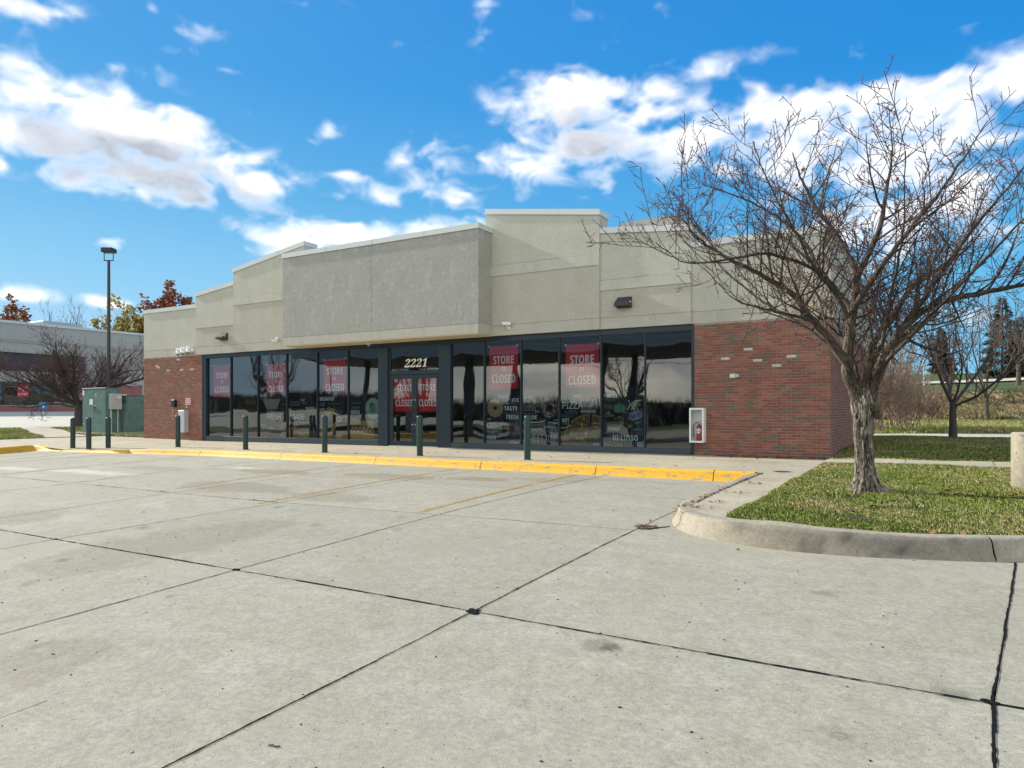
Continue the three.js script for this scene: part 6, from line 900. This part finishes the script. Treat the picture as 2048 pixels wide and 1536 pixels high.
grassPatch('green grass at the left edge of the lot', 24000, (r) => { const x = -50 + r() * 18.9, z = -0.3 + r() * 6; const u = (x + 31) / -16.6, wz = mix(1.2, -5.4, u); if (Math.abs(z - wz) < 0.85) return null; return [x, leftLawnY(x, z) - 0.01, z]; }, 0.10, 902, 1.15);
grassPatch('rough lawn beyond the rear drive', 30000, (r) => { const x = -4 + r() * 12, z = -17.5 - r() * 22; if (z > -17.3 - Math.max(0, (x + 1.9)) * 0.7) return null; return [x, terrainY(x, z) - 0.01, z]; }, 0.13, 903);

// ───────── across the lot, behind the camera: what the shop windows mirror ─────────
{ const t = thing('fuel_canopy', 'long flat fuel station canopy on steel columns facing the shop', 'canopy', [0, 0, 0]), x0 = -43.5, x1 = -6, z0 = 22.2, z1 = 32.7, y = 5.0;
  const white = std({ color: lin(0.55, 0.58, 0.58), roughness: 0.5 }), under = std({ color: lin(0.10, 0.10, 0.11), roughness: 0.7 }), colM = std({ color: lin(0.10, 0.11, 0.12), roughness: 0.6 }), tan = std({ color: lin(0.34, 0.24, 0.15), roughness: 0.8 });
  obj('fascia', bx(x0, y, z0, x1, y + 0.95, z0 + 0.1), white, t); obj('fascia', bx(x0, y, z1 - 0.1, x1, y + 0.95, z1), white, t); obj('fascia', bx(x0, y, z0 + 0.1, x0 + 0.1, y + 0.95, z1 - 0.1), white, t); obj('fascia', bx(x1 - 0.1, y, z0 + 0.1, x1, y + 0.95, z1 - 0.1), white, t);
  obj('deck', bx(x0 + 0.1, y + 0.05, z0 + 0.1, x1 - 0.1, y + 0.25, z1 - 0.1), under, t);
  const ribs = []; for (let k = 0; k < 3; k++) ribs.push(bx(x0, y + 0.2 + k * 0.27, z0 - 0.02, x1, y + 0.23 + k * 0.27, z0 - 0.001)); obj('fascia_rib', ribs, greyMetal, t);
  for (const x of [-37.5, -28.3, -18.1, -9]) for (const z of [24.6, 30.2]) { obj('column', cbx(x - 0.2, lotY(x, z), z - 0.2, x + 0.2, y + 0.05, z + 0.2, 0.01), colM, t); obj('column_wrap', cbx(x - 0.24, lotY(x, z), z - 0.24, x + 0.24, lotY(x, z) + 1.2, z + 0.24, 0.01), tan, t); } }
[[-37.5, 'first'], [-28.3, 'second'], [-18.1, 'third'], [-9, 'fourth']].forEach(([x, n], k) => { const X = x + 1.5, z = 27.4, y = lotY(X, z), t = thing('fuel_pump', `fuel pump on the ${n} island from the left under the canopy`, 'fuel pump', [X, y, z], 0, 'fuel pumps under the canopy'); obj('island', cbx(-0.5, 0, -1.8, 0.5, 0.15, 1.8, 0.03), kerbMat, t); obj('body', cbx(-0.28, 0.15, -0.4, 0.28, 1.75, 0.4, 0.03), std({ color: lin(0.35, 0.36, 0.37), roughness: 0.4 }), t); obj('head', cbx(-0.3, 1.751, -0.42, 0.3, 2.2, 0.42, 0.03), std({ color: lin(0.25, 0.05, 0.04), roughness: 0.4 }), t); obj('screen', cbx(-0.2, 1.25, 0.401, 0.2, 1.55, 0.41, 0.003), blackMat, t); });
for (const [x, z, H, l, s] of [[-64, 20, 8, 'bare tree left of the fuel canopy, nearest the windows', 1], [-58, 33, 9.5, 'bare tree behind the left end of the fuel canopy', 2], [-47, 42, 10, 'bare tree behind the fuel canopy', 3], [-30, 60, 10, 'bare tree on the verge behind the canopy columns', 4], [-5.5, 56, 11, 'bare tree on the verge right of the canopy', 5]]) bareTree('verge_tree', l, [x, lotY(x, z) - 0.05, z], H, { seed: 80 + s, fork: 0.22, trunk: 0.05, limbs: 8, spread: 0.7, kids: [2.4, 2.8, 2.4], rmin: 0.012, group: 'bare trees across the lot' });
for (const [x, z, l] of [[-21, 62, 'twin-headed lot lamp far behind the canopy'], [-11.5, 44, 'twin-headed lot lamp right of the fuel canopy'], [-70, 52, 'lot lamp beyond the left trees']]) { const y = lotY(x, z), t = thing('lot_lamp', l, 'lamp', [x, y, z], 0.4, 'lot lamps across the lot'); obj('pole', cyl(0, 0, 0, 0.1, 8.2, 0.07, 10), bronzeMat, t); obj('arm', cbx(-0.7, 8.15, -0.05, 0.7, 8.22, 0.05, 0.01), bronzeMat, t); for (const s of [-1, 1]) obj('head', place(cbx(-0.35, 0, -0.22, 0.35, 0.16, 0.22, 0.02), s * 0.95, 8.2, 0, 0, 0, s * 0.12), bronzeMat, t); }
{ const t = thing('utility_pole', 'wooden utility pole carrying three wires across the street', 'pole', [-60, -0.8, 58]); obj('post', cyl(0, 0, 0, 0.16, 11, 0.11, 10), limbMat, t); obj('crossarm', cbx(-1.2, 10.2, -0.07, 1.2, 10.35, 0.07, 0.01), limbMat, t); const u = thing('utility_pole', 'wooden utility pole at the right end of the wires', 'pole', [28, -0.8, 58]); obj('post', cyl(0, 0, 0, 0.16, 11, 0.11, 10), limbMat, u); obj('crossarm', cbx(-1.2, 10.2, -0.07, 1.2, 10.35, 0.07, 0.01), limbMat, u);
  [['highest', 9.7], ['middle', 9.2], ['lowest', 8.6]].forEach(([n, h], k) => tag(obj('power_line', tube(lines(0, 1, 0.05).map((q) => [mix(-60, 28, q), h - 0.8 - 1.4 * Math.sin(q * Math.PI), 57.8]), 0.03, 5), blackMat), `${n} of the three wires strung between the utility poles`, 'wire', 'wires along the street')); }
{ // wooded skyline beyond the street: one mass
  const r = rngOf(707), b = new MB(); for (let k = 0; k < 14; k++) { const a = r() * 6.28, rad = 0.5 + 1.2 * r(), h = 1.2 + 4 * r(), p = V3(Math.cos(a) * rad * 0.4, h * 0.3, Math.sin(a) * rad * 0.4), q = V3(Math.cos(a) * rad, h, Math.sin(a) * rad), w = 0.09; const n = V3(Math.cos(a), 0.2, Math.sin(a)); b.i.push(b.v(p.x - w, p.y, p.z, n.x, n.y, n.z, 0, 0), b.v(p.x + w, p.y, p.z, n.x, n.y, n.z, 0, 0), b.v(q.x, q.y, q.z, n.x, n.y, n.z, 0, 0)); b.i.push(b.v(p.x - 0.5, 0, p.z, n.x, n.y, n.z, 0, 0), b.v(p.x + 0.5, 0, p.z, n.x, n.y, n.z, 0, 0), b.v(p.x, h * 0.75, p.z, n.x, n.y, n.z, 0, 0)); }
  const N = 3200, im = new THREE.InstancedMesh(b.geo(), std({ color: lin(1, 1, 1), roughness: 1, side: THREE.DoubleSide }), N), M = new THREE.Matrix4(); for (let k = 0; k < N; k++) { const x = -260 + 380 * r(), z = 82 + 45 * r() + 0.0006 * (x + 40) ** 2, s = 0.5 + 0.4 * r() + 0.3 * fbm(x * 0.03, z * 0.03, 3); M.compose(V3(x, terrainY(x, z) - 0.2, z), new THREE.Quaternion().setFromEuler(new THREE.Euler(0, r() * 6, 0)), V3(s * 2.2, s, s * 2.2)); im.setMatrixAt(k, M); const q = 0.7 + 0.6 * r(); im.setColorAt(k, lin(0.055 * q, 0.048 * q, 0.04 * q)); }
  im.name = numbered('wooded_skyline'); im.castShadow = im.receiveShadow = true; scene.add(im); tag(im, 'dark leafless woods along the street skyline', 'woods', undefined, 'stuff'); }
renderer.render(scene, camera);
